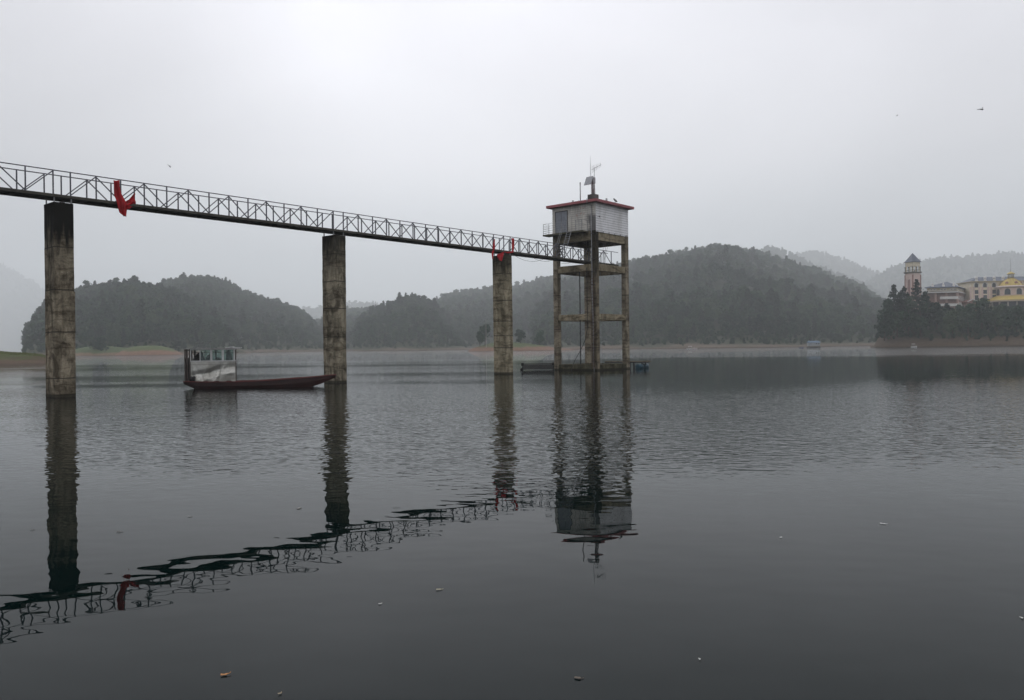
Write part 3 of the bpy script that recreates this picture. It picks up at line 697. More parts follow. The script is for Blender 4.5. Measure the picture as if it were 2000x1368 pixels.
for (ya, wd) in ((2.30,.035), (1.80,.035)): ld.bar((xa,ya,za), (xb,ya,zb), wd); ld.bar((xa,ya,za), (xa,ya,14.75), .022)
ld.tube([(xa,2.30,14.75),(xa,2.26,15.0),(xa,2.16,15.13),(xa,2.05,15.17),(xa,1.94,15.13),(xa,1.84,15.0),(xa,1.80,14.75)], .012, 6)
for k in range(11):
    f = (k+.4)/11; ld.bar((xa+(xb-xa)*f,1.80,za+(zb-za)*f), (xa+(xb-xa)*f,2.30,za+(zb-za)*f), .028)
for ya in (2.95, 2.75): ld.bar((xa,ya,14.0), (xb-.1,ya,zb+.35), .022); ld.bar((xa+.02,ya,13.4), (xa,ya,14.02), .02)
for k in range(4): ld.bar((xb+.1*k,2.55,10.75+.02), (xb-.3+.1*k,2.2,11.7), .02)
ld.build('ladder', galv, tower)
stp = MB()
for k in range(5): stp.box(xb-.35+.05*(k%2), xb-.05+.05*(k%2), 1.85, 2.4, 10.8+k*.26, 10.83+k*.26)
stp.build('step', dark_steel, tower)
# wall fittings
ft = MB(); ft.bar((.15,y0,14.75),(.15,y0-.25,14.72),.04); ft.bar((.15,y0-.25,14.80),(.15,y0-.25,14.64),.05)
ft.build('wall_hook', dark_steel, tower)
fl_ = MB()
for k in range(5): fl_.box(1.0+k*1.0, 1.06+k*1.0, y0-.05, y0-.003, 13.31, 13.38)
fl_.build('cladding_clip', dark_steel, tower)

def T(lx, ly, z): return CN + U*lx + V*ly + Vector((0,0,z))
RZ_TOP = z1+.26
# things on the roof
ms = thing('antenna_mast', 'stout pale mast with tilted solar panel and antennas on the roof plinth', 'antenna', T(2.68,2.0,RZ_TOP), RZ)
conc_pl = concrete('plinth_concrete', (.11,.11,.11), (.06,.06,.06), None, 0, None, 9, .4)
MB().box(-.40,.40,-.40,.40,0,1.15).build('plinth', conc_pl, ms, bevel=.02)
MB().tube([(0,0,1.15),(0,0,2.75)], .18, 14).build('pole', worn('pale_steel_tube', (.42,.43,.43), (.25,.25,.26), 4, .45, .3), ms, True)
MB().box(-.26,.12,-.24,.24,2.25,2.85).build('equipment_box', worn('box_grey', (.34,.35,.36), (.24,.24,.25), 4, .5), ms, bevel=.02)
sp_ = MB().box(-.02,.02,-.42,.42,-.5,.5).build('solar_panel', worn('panel_back', (.30,.31,.33), (.2,.21,.22), 4, .4), ms); sp_.location = (-.48,.18,2.5); sp_.rotation_euler = (0, math.radians(28), 0)
MB().tube([(-.05,.22,2.8),(-.05,.22,4.3),(-.05,.22,5.1)], [.035,.024,.010], 8).build('whip_antenna', worn('white_rod', (.55,.56,.58), (.45,.45,.46), 4, .4), ms, True)
yg = MB(); yg.tube([(.1,-.1,2.8),(.1,-.1,3.9)], .022, 8); d0, d1 = Vector((-.15,.05,3.62)), Vector((.75,-.5,4.2)); yg.bar(d0, d1, .03)
for k in range(7):
    c = d0.lerp(d1, (k+.6)/7); hh = .42-.03*k; ax = Vector((.25,.2,1)).normalized(); yg.bar(c-ax*hh, c+ax*hh, .014)
yg.build('directional_antenna', dark_steel, ms)
MB().tube([(.18,-.1,0),(.2,-.12,1.2),(.17,-.1,2.5)], .012, 5).build('cable', black, ms)
lp = thing('lightning_rod', 'thin dark tipped pole standing left of the mast on the roof', 'pole', T(1.2,2.5,RZ_TOP), RZ)
MB().tube([(0,0,0),(0,0,2.0)], .055, 10).build('pole', worn('grey_pipe', (.3,.3,.31), (.2,.2,.2), 4, .5), lp, True)
MB().tube([(0,0,2.0),(0,0,2.22)], .055, 10).build('cap', black, lp, True)
MB().bar((0,.35,0),(0,.0,.35),.025).bar((0,-.35,0),(0,.0,.35),.025).build('brace', dark_steel, lp)
for nm, lab, lx, ly, h_, r_ in (('vent_pipe', 'short vent stub near the left roof edge', .1,2.6,.32,.09), ('vent_pipe', 'short upright vent stub between mast and floodlight', 1.95,-.1,.42,.09)):
    o = MB().tube([(0,0,0),(0,0,h_)], r_, 12).build(nm, galv, None, True); o.location = T(lx,ly,RZ_TOP-.01); tag(o, lab, 'pipe')
lw = MB().tube([(0,-.25,0),(0,0,.3),(0,.25,0)], .012, 5).build('wire_loop', dark_steel, None); lw.location = T(.4,2.1,RZ_TOP); lw.rotation_euler = (0,0,RZ); tag(lw, 'bent wire loop beside the left vent stub on the roof', 'wire')
fl2 = thing('floodlight', 'square black floodlight tilted on the right roof edge', 'lamp', T(3.0,-.4,RZ_TOP), RZ)
MB().bar((0,0,0),(0,0,.22),.04).build('bracket', dark_steel, fl2)
hd = MB().box(-.22,.22,-.05,.05,-.16,.16).build('lamp_head', black, fl2, bevel=.015); hd.location = (0,-.02,.32); hd.rotation_euler = (math.radians(-40), math.radians(12), 0)
gl = MB().box(-.19,.19,-.062,-.052,-.13,.13).build('glass', worn('lamp_glass', (.12,.13,.14), (.1,.1,.1), 3, .15, bmp=0), hd)

# floating frames at the tower foot
fm = thing('floating_frame', 'black floating steel frame moored left of the tower foot', 'raft', (0,0,0), 0)
a, b2 = at(1022, 722, 80.6), at(1082, 722, 80.9); a.z = b2.z = 0; fm.location = a
L = (b2-a).length
pf = MB()
for yy in (-.35,.35):
    for zz in (.10,.22,.34,.46,.60): pf.bar((0,yy,zz),(L,yy,zz),.085)
pf.build('rail_bars', dark_steel, fm)
for xx in (-.1, L-.15):
    MB().box(xx-.12,xx+.16,-.5,.5,.42,.74).box(xx-.02,xx+.1,-.45,.45,-.1,.42).build('end_bracket', black, fm, bevel=.05)
MB().tube([(-.15,-.55,.06),(-.15,.55,.06)], .16, 10).build('float', black, fm, True)
pl = thing('jetty', 'small plank jetty on legs moored right of the tower foot', 'jetty', (0,0,0), 0)
a, b2 = at(1185, 707, 84.5), at(1265, 707.5, 82.2); pl.location = (a.x, a.y, 0)
ang = math.atan2(b2.y-a.y, b2.x-a.x); pl.rotation_euler = (0,0,ang); L = Vector((b2.x-a.x, b2.y-a.y, 0)).length
dk = MB(); R = random.Random(4); k = 0.0
while k < L:
    o_ = R.uniform(-.06,.06); dk.box(k, k+.19, -.55+o_, .75+o_, .66+R.uniform(-.01,.01), .71+R.uniform(-.01,.01)); k += .205
dk.build('plank_deck', wood, pl)
MB().bar((0,-.45,.60),(L,-.45,.60),.1).bar((0,.6,.60),(L,.6,.60),.1).build('bearer', dark_steel, pl)
lg = MB().bar((0,0,-1.5),(0,0,.6),.1).build('leg', dark_steel, pl); lg.location = (L-1.75,-.45,0)
for q in ((L-.45,-.45,0),(L-.45,.6,0),(L-1.75,.6,0)): copy_part(lg, pl, q)
MB().bar((L-.4,-.3,.72),(L+.35,-.35,.78),.05).build('loose_plank', wood, pl)
dd0 = at(1249, 716, 81.9); dd1 = at(1259, 715, 83.2)
for q, lab in ((dd0, 'blue float drum nearer the tower under the jetty'), (dd1, 'blue float drum at the outer end under the jetty')):
    dm = MB().lathe([(.26,-.42),(.29,-.40),(.29,-.14),(.305,-.12),(.29,-.1),(.29,.1),(.305,.12),(.29,.14),(.29,.40),(.26,.42)], n=20).build('float_drum', blue_drum, None, True)
    dm.location = (q.x, q.y, .16); dm.rotation_euler = (math.radians(90), 0, ang-.2); tag(dm, lab, 'drum', 'blue float drums')

# ------------------------------------------------------------------ cabin boat
hullm = worn('red_brown_hull', (.036,.008,.007), (.014,.006,.005), 1.6, .55, spec=.4, vscale=(.4,1,1.5))
alum = worn('crumpled_aluminium', (.46,.46,.43), (.30,.29,.25), 1.2, .38, .55, .5)
frame_w = worn('white_window_frame', (.50,.51,.51), (.36,.36,.35), 3, .5)
glassm, tg, bgm = new_mat('green_pane', .06, (.72,.88,.85), .5)
bgm.inputs['Transmission Weight'].default_value = .9; bgm.inputs['IOR'].default_value = 1.06
YB = 49.6
st = at(363, 750, 50.0); en = at(656, 740, 50.9); KX = (en-st).xy.length/9.3; BANG = math.atan2(en.y-st.y, en.x-st.x)
boat = thing('cabin_boat', 'long low red brown wooden boat with dented metal cabin at stern', 'boat', (st.x, st.y, 0), BANG)
gun = [(0,.46),(1,.42),(3,.40),(4.5,.42),(6,.50),(7.5,.58),(8.6,.67),(9.3,.73)]
bot = [(0,.30),(.35,.14),(.9,-.12),(1.6,-.18),(6.5,-.18),(7.5,-.08),(8.3,.14),(9.3,.56)]
wid = [(0,.52),(1,.66),(3,.76),(5,.76),(7,.64),(8.4,.42),(9.3,.20)]
gun, bot, wid = ([(x*KX, v) for x, v in q] for q in (gun, bot, wid)); LB = 9.3*KX
hb = MB(); ns = 40; secs = []
for i in range(ns+1):
    x = LB*i/ns; g, b2, w_ = interp(gun, x), interp(bot, x), interp(wid, x); th = .05
    fl_z = max(b2+.06, .02) if .5 < x < 8.2*KX else max(b2+.05, g-.14)
    secs.append([(x,-w_,g),(x,-w_*.98,(g+b2)/2+.03),(x,-w_*.74,b2),(x,w_*.74,b2),(x,w_*.98,(g+b2)/2+.03),(x,w_,g),(x,w_-th,g),(x,w_*.72-th*.4,fl_z),(x,-w_*.72+th*.4,fl_z),(x,-w_+th,g)])
vs = [p for s in secs for p in s]; m = 10
fs = [(i*m+j, i*m+(j+1)%m, (i+1)*m+(j+1)%m, (i+1)*m+j) for i in range(ns) for j in range(m)]
fs += [tuple(range(m))[::-1], tuple(ns*m+j for j in range(m))]
hb.add(vs, fs).build('hull', hullm, boat)
gw = MB()
for s in (-1, 1):
    for i in range(ns):
        x, xn = LB*i/ns, LB*(i+1)/ns
        gw.bar((x, s*(interp(wid,x)+.02), interp(gun,x)+.012), (xn, s*(interp(wid,xn)+.02), interp(gun,xn)+.012), .07, .055)
gw.build('gunwale', worn('gunwale_paint', (.13,.03,.028), (.08,.03,.025), 3, .6), boat)
fd_ = MB()
for i in range(9):
    x = 7.1+i*.24; w_ = interp(wid, x)-.06; fd_.box(x, x+.225, -w_, w_, interp(gun,x)-.02, interp(gun,x)+.018)
fd_.build('foredeck', worn('foredeck_planks', (.22,.15,.13), (.12,.07,.06), 3, .8), boat)
th_ = MB()
for x in (5.6, 7.2): th_.box(x, x+.2, -interp(wid,x)+.06, interp(wid,x)-.06, .34, .38)
th_.build('thwart', worn('thwart_wood', (.10,.05,.04), (.06,.035,.03), 3, .8), boat)
MB().bar((.55,0,.05),(.55,0,-.5),.06).box(.45,.62,-.02,.02,-.6,-.2).build('rudder', dark_steel, boat)
CX0, CX1, CW, CZ0, CZW, CZT = .46, 3.16, .52, .42, 1.68, 2.46
def crumple(nx, nz, Lx, Lz, seed, amp):
    R = random.Random(seed); lines = []
    for k in range(26):
        a = R.uniform(0, PI); lines.append((math.cos(a), math.sin(a), R.uniform(.0,Lx)*math.cos(a)+R.uniform(0,Lz*.8)*math.sin(a), R.uniform(-1,1), R.uniform(.08,.45)))
    H = []
    for i in range(nx+1):
        for j in range(nz+1):
            x, z = Lx*i/nx, Lz*j/nz; h = 0
            for (cx, cz, c0, a, wd) in lines:
                d_ = x*cx+z*cz-c0; h += a*max(0, 1-abs(d_)/wd)
            env = min(1, (Lz-z)/Lz*1.5)*min(1, x/.12)*min(1, (Lx-x)/.05)
            H.append(h*amp*env)
    return H
for s, CX1 in ((-1, 3.16), (1, 2.86)):                      # the far side stops short of the near one
    nx, nz = 60, 32; Lx, Lz = CX1-CX0, CZW-CZ0-.02; H = crumple(nx, nz, Lx, Lz, 11+s, .07)
    vs = [(CX0+Lx*i/nx, s*(CW+H[i*(nz+1)+j]), CZ0+.02+Lz*j/nz + (0 if j > 0 else .06*math.sin(i*.4))) for i in range(nx+1) for j in range(nz+1)]
    o = MB().add(vs, [(i*(nz+1)+j, (i+1)*(nz+1)+j, (i+1)*(nz+1)+j+1, i*(nz+1)+j+1) for i in range(nx) for j in range(nz)]).build('side_panel', alum, boat)
    solid(o, .006)
    if s == -1: o['label'] = 'dented bare metal side sheet'
    seam = MB().box(CX0+1.15, CX0+1.17, s*(CW+.035)-.01, s*(CW+.035)+.01, CZ0+.3, CZW-.02).box(CX0, CX1, s*(CW+.02)-.006, s*(CW+.02)+.006, CZW-.2, CZW-.17); seam.build('panel_seam', worn('seam_metal', (.3,.3,.28), (.2,.2,.18), 4, .5, .4), boat)
    wf = MB()
    wf.box(CX0-.02, CX1+.02, s*CW-.03, s*CW+.03, CZW, CZW+.07).box(CX0-.02, CX1+.02, s*CW-.03, s*CW+.03, CZT-.06, CZT)
    for xx, ww in ((CX0-.02,.05),(CX0+.55,.05),(CX0+1.19,.12),(CX0+1.89,.12),(CX1-.10,.06)): wf.box(xx, xx+ww, s*CW-.028, s*CW+.028, CZW+.07, CZT-.06)
    fo = wf.build('window_frame', frame_w, boat)
    for xa_, xb_ in ((CX0+.60,CX0+1.19),(CX0+1.31,CX0+1.89),(CX0+2.01,CX1-.10)):
        MB().box(xa_, xb_, s*CW-.004, s*CW+.004, CZW+.07, CZT-.06).build('pane', glassm, fo)
CX1 = 3.16
rf = MB()
for k in range(25):
    x = CX0-.38 + k*.125; rf.box(x, x+.125, -CW-.08, CW+.08, CZT+.004+(.012 if k % 2 else 0), CZT+.03+(.012 if k % 2 else 0))
rf.build('cabin_roof', worn('roof_sheet', (.36,.36,.36), (.22,.2,.19), 2, .5, .3), boat)
rb = MB().box(CX1-.15, CX1+.38, -CW-.04, -CW+.10, CZT-.01+.06, CZT+.10).bar((CX1-.6,-CW,CZT+.07),(CX1-.1,-.3,CZT+.14),.05); rb.build('roof_batten', frame_w, boat)
po = MB()
for xx, ss_ in ((.10,(-1,1)),(.24,(-1,1)),(.40,(-1,1)),(CX1+.02,(-1,))):
    for s in ss_: po.bar((xx,s*(CW-.06),.45),(xx,s*(CW-.04),CZT),.06)
for zz in (.95,1.5,CZT-.06): po.bar((.1,-CW+.06,zz),(.1,CW-.06,zz),.045)
for xx in (.1,): po.bar((xx,-.2,.45),(xx,-.2,CZT),.05)
po.build('cabin_post', worn('weathered_post', (.06,.045,.04), (.10,.085,.075), 3, .85), boat)
MB().box(.06,.10,-.46,.46,.5,1.9).build('stern_board', worn('stern_board_wood', (.04,.035,.032), (.07,.06,.05), 3, .8), boat)
cr = MB()
for zz in (CZT-.22,): cr.bar((CX0,-.2,zz),(CX1,-.2,zz),.035); cr.bar((CX0,.3,zz),(CX1,.3,zz),.03)
for xx in (1.5,2.6): cr.bar((xx,.1,CZ0),(xx,.1,CZT),.045)
cr.build('roof_support', dark_steel, boat)
def lump(name, label, cat, c, r, seed, mat):
    R = random.Random(seed); bm = bmesh.new(); bmesh.ops.create_icosphere(bm, subdivisions=3, radius=1)
    ph = [R.uniform(0,6) for _ in range(6)]
    for v in bm.verts:
        d_ = 1 + .16*math.sin(v.co.x*4+ph[0]) + .14*math.sin(v.co.y*5+ph[1]+v.co.z*3) + .1*math.sin(v.co.z*7+ph[2])
        v.co = Vector((v.co.x*r[0], v.co.y*r[1], max(v.co.z*r[2], -r[2]*.75)))*d_
    me = bpy.data.meshes.new(name); bm.to_mesh(me); bm.free(); me.materials.append(mat)
    o = bpy.data.objects.new(name, me); C.objects.link(o); o.location = boat.location + Matrix.Rotation(BANG, 3, 'Z') @ Vector(c); o.rotation_euler = (0,0,BANG); tag(o, label, cat); return o
lump('tarpaulin', 'black heaped tarpaulin behind the aft open window of the boat', 'tarpaulin', (.86,-.12,1.60), (.32,.26,.60), 2, black)
lump('tarpaulin', 'long dark tarpaulin heap behind the second cabin window', 'tarpaulin', (1.42,.0,1.42), (.36,.28,.55), 3, black)
lump('seat_cushion', 'dark rounded seat back behind the forward cabin window', 'seat', (2.68,-.1,1.62), (.24,.26,.62), 4, black)
lump('sack', 'brown green sack behind the third cabin window', 'sack', (2.05,.05,1.45), (.33,.26,.48), 5, worn('sack_cloth', (.04,.04,.02), (.02,.02,.012), 4, .9))
lump('bundle', 'small black bundle at the foot of the boat stern posts', 'bundle', (.58,-.56,.60), (.15,.10,.18), 6, black)

# ------------------------------------------------------------------ far boats
def small_boat(name, label, x, y, Y, L, canopy=None, hullc=(.3,.3,.32), facing=0):
    p = at(x, y, Y); o = thing(name, label, 'boat', (p.x, Y, 0), facing)
    secs = []; 
    for i in range(13):
        f = i/12; w_ = .55*L/4*math.sin(min(1, (f+.12)*1.6)*PI/2)*(1-max(0, f-.6)*2)**.6 if f < 1 else .02
        g = .35 + .25*f**2; secs.append([(L*f-L/2,-w_,g),(L*f-L/2,-w_*.6,-.1),(L*f-L/2,w_*.6,-.1),(L*f-L/2,w_,g),(L*f-L/2,w_*.85,g),(L*f-L/2,-w_*.85,g)])
    vs = [q for s in secs for q in s]; mb = MB().add(vs, [(i*6+j, i*6+(j+1)%6, (i+1)*6+(j+1)%6, (i+1)*6+j) for i in range(12) for j in range(6)] + [tuple(range(6))[::-1], tuple(72+j for j in range(6))])
    mb.build('hull', worn('boat_paint', hullc, tuple(c*.7 for c in hullc), 2, .6), o)
    if canopy:
        MB().box(-L*.28, L*.12, -.6, .6, 1.35, 1.45).build('canopy', worn('canopy', canopy, canopy, 2, .6), o)
        ps = MB()
        for a in (-L*.26, L*.1):
            for s in (-.5,.5): ps.bar((a,s,.3),(a,s,1.36),.06)
        ps.build('canopy_post', galv, o)
    return o
small_boat('small_boat', 'tiny white canopied boat at the foot of the big hill', 1349, 679, 405, 4.2, (.75,.75,.75), (.5,.5,.5))
small_boat('small_boat', 'tiny pinkish boat beside the white canopied one, slightly right', 1357, 679, 403, 2.6, None, (.5,.42,.42))
small_boat('small_boat', 'tiny dark blue boat left of the houseboat', 1565, 680, 372, 2.2, None, (.03,.04,.10))
small_boat('small_boat', 'white and blue boat lying behind the grassy bank at left', 36, 690, 330, 9, (.12,.25,.55), (.7,.7,.7))
p = at(1589, 680, 375); hbt = thing('houseboat', 'pale houseboat with blue roof floating below the big hill', 'boat', (p.x, p.y, 0), .05)
MB().box(-2.9,2.7,-1.7,1.7,.35,.6).build('deck', worn('raft_deck', (.12,.14,.13), (.07,.08,.07), 2), hbt)
MB().tube([(-2.6,-1.2,.1),(-1.4,-1.2,.1)], .35, 10).tube([(1.9,-1.2,.1),(2.6,-1.2,.1)], .35, 10).tube([(-2.6,1.2,.1),(2.6,1.2,.1)], .35, 10).build('float', black, hbt)
MB().box(-2.5,2.5,-1.4,1.4,1.0,2.5).build('cabin', worn('pale_cabin', (.34,.37,.38), (.26,.29,.30), 1, .6), hbt)
MB().add([(-2.8,-1.7,2.5),(2.8,-1.7,2.5),(2.8,1.7,2.5),(-2.8,1.7,2.5),(-2.6,0,3.35),(2.6,0,3.35)], [(0,1,5,4),(3,4,5,2),(0,4,3),(1,2,5),(0,3,2,1)]).build('roof', worn('blue_roof', (.08,.13,.19), (.06,.10,.15), 1, .6), hbt)
for xx in (.8, 1.9): MB().box(xx-.22,xx+.22,-1.43,-1.402,1.75,2.2).build('window', black, hbt)
MB().bar((-2.4,-1.3,.6),(-2.4,-1.3,1.0),.12).bar((2.4,-1.3,.6),(2.4,-1.3,1.0),.12).bar((0,-1.3,.6),(0,-1.3,1.0),.12).build('stilt', dark_steel, hbt)
# pole on the islet
pp_ = at(949.5, 664, 414); pg = thing('utility_pole', 'thin pale pole standing before the leafy islet tree', 'pole', (pp_.x, 414, 1.5))
MB().tube([(0,0,0),(0,0,at(949.5,627,414).z-1.5)], [.11,.07], 8).build('shaft', worn('pole_paint', (.35,.33,.32), (.3,.25,.25), 2), pg)
MB().bar((-.25,0,9.4),(.25,0,9.4),.1).build('cross_arm', dark_steel, pg)

# ------------------------------------------------------------------ hotel and bell tower
pink = worn('pink_render', (.60,.46,.41), (.50,.39,.34), .3, .85); cream = worn('cream_render', (.68,.60,.45), (.58,.51,.39), .3, .85)
white_t = worn('white_trim', (.62,.60,.57), (.5,.48,.46), .5, .8); slate = worn('slate_roof', (.075,.09,.12), (.10,.115,.145), .6, .6)
gold = worn('gold_roof', (.42,.31,.075), (.33,.25,.07), .6, .5, .15); brick_d = worn('dark_red_trim', (.30,.17,.14), (.16,.07,.06), .5, .85)
glass_d, tgd, bgd = new_mat('dark_glazing', .15, (.03,.04,.05), .5)
def arch_wall(mb, w_, z0, z1, th, ops, place):
    """wall w_ wide with round-headed openings (xc, width, sill, spring); place(x, d, z) -> point, d runs inwards"""
    xs = {0, w_}
    for (xc, ow, s0, sp0) in ops:
        for k in range(13): xs.add(round(xc - ow/2*math.cos(PI*k/12), 5))
    xs = sorted(xs)
    def head(x):
        for (xc, ow, s0, sp0) in ops:
            if abs(x-xc) <= ow/2+1e-4: return s0, sp0 + math.sqrt(max(0, (ow/2)**2-(x-xc)**2))
        return None
    def solid_(xa, xb, za0, zb0, za1, zb1):
        if max(za1-za0, zb1-zb0) < 1e-4: return
        v = [place(xa,0,za0),place(xb,0,zb0),place(xb,0,zb1),place(xa,0,za1),place(xa,th,za0),place(xb,th,zb0),place(xb,th,zb1),place(xa,th,za1)]
        mb.add(v, [(0,1,2,3),(7,6,5,4),(0,4,5,1),(3,2,6,7),(0,3,7,4),(1,5,6,2)])
    for xa, xb in zip(xs[:-1], xs[1:]):
        if xb-xa < 1e-4: continue
        inside = next((o for o in ops if abs((xa+xb)/2-o[0]) < o[1]/2), None)
        if inside is None: solid_(xa, xb, z0, z0, z1, z1)
        else:
            (_, ha), (_, hb2) = head(xa), head(xb)
            if inside[2] > z0: solid_(xa, xb, z0, z0, inside[2], inside[2])
            solid_(xa, xb, ha, hb2, z1, z1)
def facade(origin, ang, sign=1):
    o, ux = Vector(origin), Vector((math.cos(ang), math.sin(ang), 0)); nrm = Vector((-ux.y, ux.x, 0))
    return lambda x, d_, z: (o + ux*x + nrm*d_) * 1.0 + Vector((0,0,z))
def window(parent, place, xc, ow, s0, sp0, arched=True, recess=.25, trim=None, mat_trim=None):
    """one window: the glazing with its raised surround as sub-part"""
    n = 10; pts = [(xc-ow/2, s0), (xc+ow/2, s0)] + ([(xc+ow/2*math.cos(PI*k/n), sp0+ow/2*math.sin(PI*k/n)) for k in range(n+1)] if arched else [(xc+ow/2,sp0),(xc-ow/2,sp0)])
    mb = MB(); k = len(pts); mb.add([place(a,recess,b) for a, b in pts] + [place(a,recess+.08,b) for a, b in pts], [tuple(range(k)), tuple(range(2*k-1,k-1,-1))] + [(i,(i+1)%k,k+(i+1)%k,k+i) for i in range(k)])
    o = mb.build('window', glass_d, parent)
    if trim:
        tb = MB(); out = [(xc-ow/2-trim, s0), ] + ([(xc-(ow/2+trim)*math.cos(PI*q/n), sp0+(ow/2+trim)*math.sin(PI*q/n)) for q in range(n+1)] if arched else [(xc-ow/2-trim,sp0+trim),(xc+ow/2+trim,sp0+trim)]) + [(xc+ow/2+trim, s0)]
        inn = [(xc-ow/2, s0), ] + ([(xc-(ow/2)*math.cos(PI*q/n), sp0+(ow/2)*math.sin(PI*q/n)) for q in range(n+1)] if arched else [(xc-ow/2,sp0),(xc+ow/2,sp0)]) + [(xc+ow/2, s0)]
        k = len(out)
        for i in range(k-1):
            a, b2, c, d2 = out[i], out[i+1], inn[i+1], inn[i]
            tb.add([place(p[0],-.12,p[1]) for p in (a,b2,c,d2)] + [place(p[0],.1,p[1]) for p in (a,b2,c,d2)], [(0,1,2,3),(7,6,5,4),(0,4,5,1),(1,5,6,2),(2,6,7,3),(3,7,4,0)])
        tb.build('surround', mat_trim or white_t, o)
    return o

# bell tower, seen corner-on
DB = 402; pc = at(1783.5, 600, DB); S_ = 4.95
bell = thing('bell_tower', 'slender pink bell tower with open arcade and blue grey pyramid roof', 'tower', (pc.x, pc.y, 0))
zt_ = lambda y, D=DB, x=1783: at(x, y, D).z
zc0, zc1, ze, zap = 8, zt_(533), zt_(512.5), zt_(494.5)
ang = math.radians(45) + math.atan2(-pc.x, pc.y)
def sq(ang_): return Vector((math.cos(ang_), math.sin(ang_), 0))
corners = [sq(ang + math.radians(90)*k + math.radians(-135+0))*S_/math.sqrt(2) for k in range(4)]
# make corner 0 point to the camera
toc = Vector((-pc.x, -pc.y, 0)).normalized(); a0 = math.atan2(toc.y, toc.x)
corners = [sq(a0 + PI/2*k)*S_/math.sqrt(2) for k in range(4)]
sh = MB()
for k in range(4):
    a, b2 = corners[k], corners[(k+1)%4]
    # wall from a to b2, inward normal towards centre
    an = math.atan2((b2-a).y, (b2-a).x); pl_ = facade(a, an)
    arch_wall(sh, S_, zc0, zc1, .35, [(S_/2, 1.7, 14, zc1-4.2)], pl_)
sh.build('shaft', pink, bell)
for k in (3, 0, 1, 2):
    a, b2 = corners[k], corners[(k+1)%4]; an = math.atan2((b2-a).y, (b2-a).x); pl_ = facade(a, an)
    if k in (3, 0):
        bl = MB(); bl.add([pl_(S_/2-.9,.3,13.9),pl_(S_/2+.9,.3,13.9),pl_(S_/2+.9,.3,zc1-2.6),pl_(S_/2-.9,.3,zc1-2.6),pl_(S_/2-.9,.36,13.9),pl_(S_/2+.9,.36,13.9),pl_(S_/2+.9,.36,zc1-2.6),pl_(S_/2-.9,.36,zc1-2.6)],
                          [(0,1,2,3),(7,6,5,4),(0,4,5,1),(1,5,6,2),(2,6,7,3),(3,7,4,0)])
        bl.build('blind_panel', worn('panel_render', (.30,.19,.17), (.26,.17,.155), .4, .85), bell)
        tb = MB(); n = 12; zs = zc1-4.2
        ring_o = [(S_/2-1.12,14)]+[(S_/2-1.12*math.cos(PI*q/n), zs+1.12*math.sin(PI*q/n)) for q in range(n+1)]+[(S_/2+1.12,14)]
        ring_i = [(S_/2-.85,14)]+[(S_/2-.85*math.cos(PI*q/n), zs+.85*math.sin(PI*q/n)) for q in range(n+1)]+[(S_/2+.85,14)]
        for i in range(len(ring_o)-1):
            q4 = (ring_o[i],ring_o[i+1],ring_i[i+1],ring_i[i]); tb.add([pl_(p[0],-.12,p[1]) for p in q4]+[pl_(p[0],.1,p[1]) for p in q4], [(0,1,2,3),(7,6,5,4),(0,4,5,1),(1,5,6,2),(2,6,7,3),(3,7,4,0)])
        tb.build('arch_surround', worn('pale_pink_trim', (.55,.43,.40), (.48,.38,.35), .5), bell)
q_ = MB()
for c in corners:
    for k in range(1): q_.lathe([(.34,zc0),(.34,zc1-1.2)], c*.985, 4, a0)
q_.build('corner_pilaster', brick_d, bell)
cn = MB(); cn.lathe([(S_/math.sqrt(2)+.35, zc1-.35),(S_/math.sqrt(2)+.65, zc1),(S_/math.sqrt(2)+.65, zc1+.35),(S_/math.sqrt(2)+.2,zc1+.4)], (0,0,0), 4, a0)
cn.build('cornice', worn('grey_stone_trim', (.19,.18,.15), (.14,.13,.11), .5), bell)
bf = MB(); SB = S_*.94; cB = [c*.94 for c in corners]
for k in range(4):
    a, b2 = cB[k], cB[(k+1)%4]; an = math.atan2((b2-a).y, (b2-a).x); pl_ = facade(a, an)
    arch_wall(bf, SB, zc1+.45, ze, .4, [(SB*.28,1.25,zc1+.45,zc1+2.7),(SB*.72,1.25,zc1+.45,zc1+2.7)], pl_)
bf.build('belfry', cream, bell)
cl = MB()
for k in range(4):
    a, b2 = cB[k], cB[(k+1)%4]
    for f in (0,.5):
        p_ = a.lerp(b2, f); cl.lathe([(.30,zc1+.4),(.22,zc1+.7),(.2,zc1+2.4),(.38,zc1+2.6),(.4,zc1+2.85)], p_*1.03, 8)
    cl.bar(a*1.02+Vector((0,0,zc1+1.25)), b2*1.02+Vector((0,0,zc1+1.25)), .15)
cl.build('arcade_column', worn('dark_stone', (.15,.14,.115), (.11,.105,.09), .5), bell)
MB().lathe([(.0,zc1+.5),(.6,zc1+.5),(.5,zc1+1.0),(.3,zc1+1.6),(.05,zc1+1.7)], (1.2,-.4,0), 12).build('bell', worn('bronze', (.05,.045,.035), (.04,.035,.03), 2, .5, .5), bell, True)
MB().lathe([(S_/math.sqrt(2)+.45, ze-.05),(S_/math.sqrt(2)+.45, ze+.1),(S_/math.sqrt(2)-.1, ze+.55),(.02,zap)], (0,0,0), 4, a0).build('roof', slate, bell)

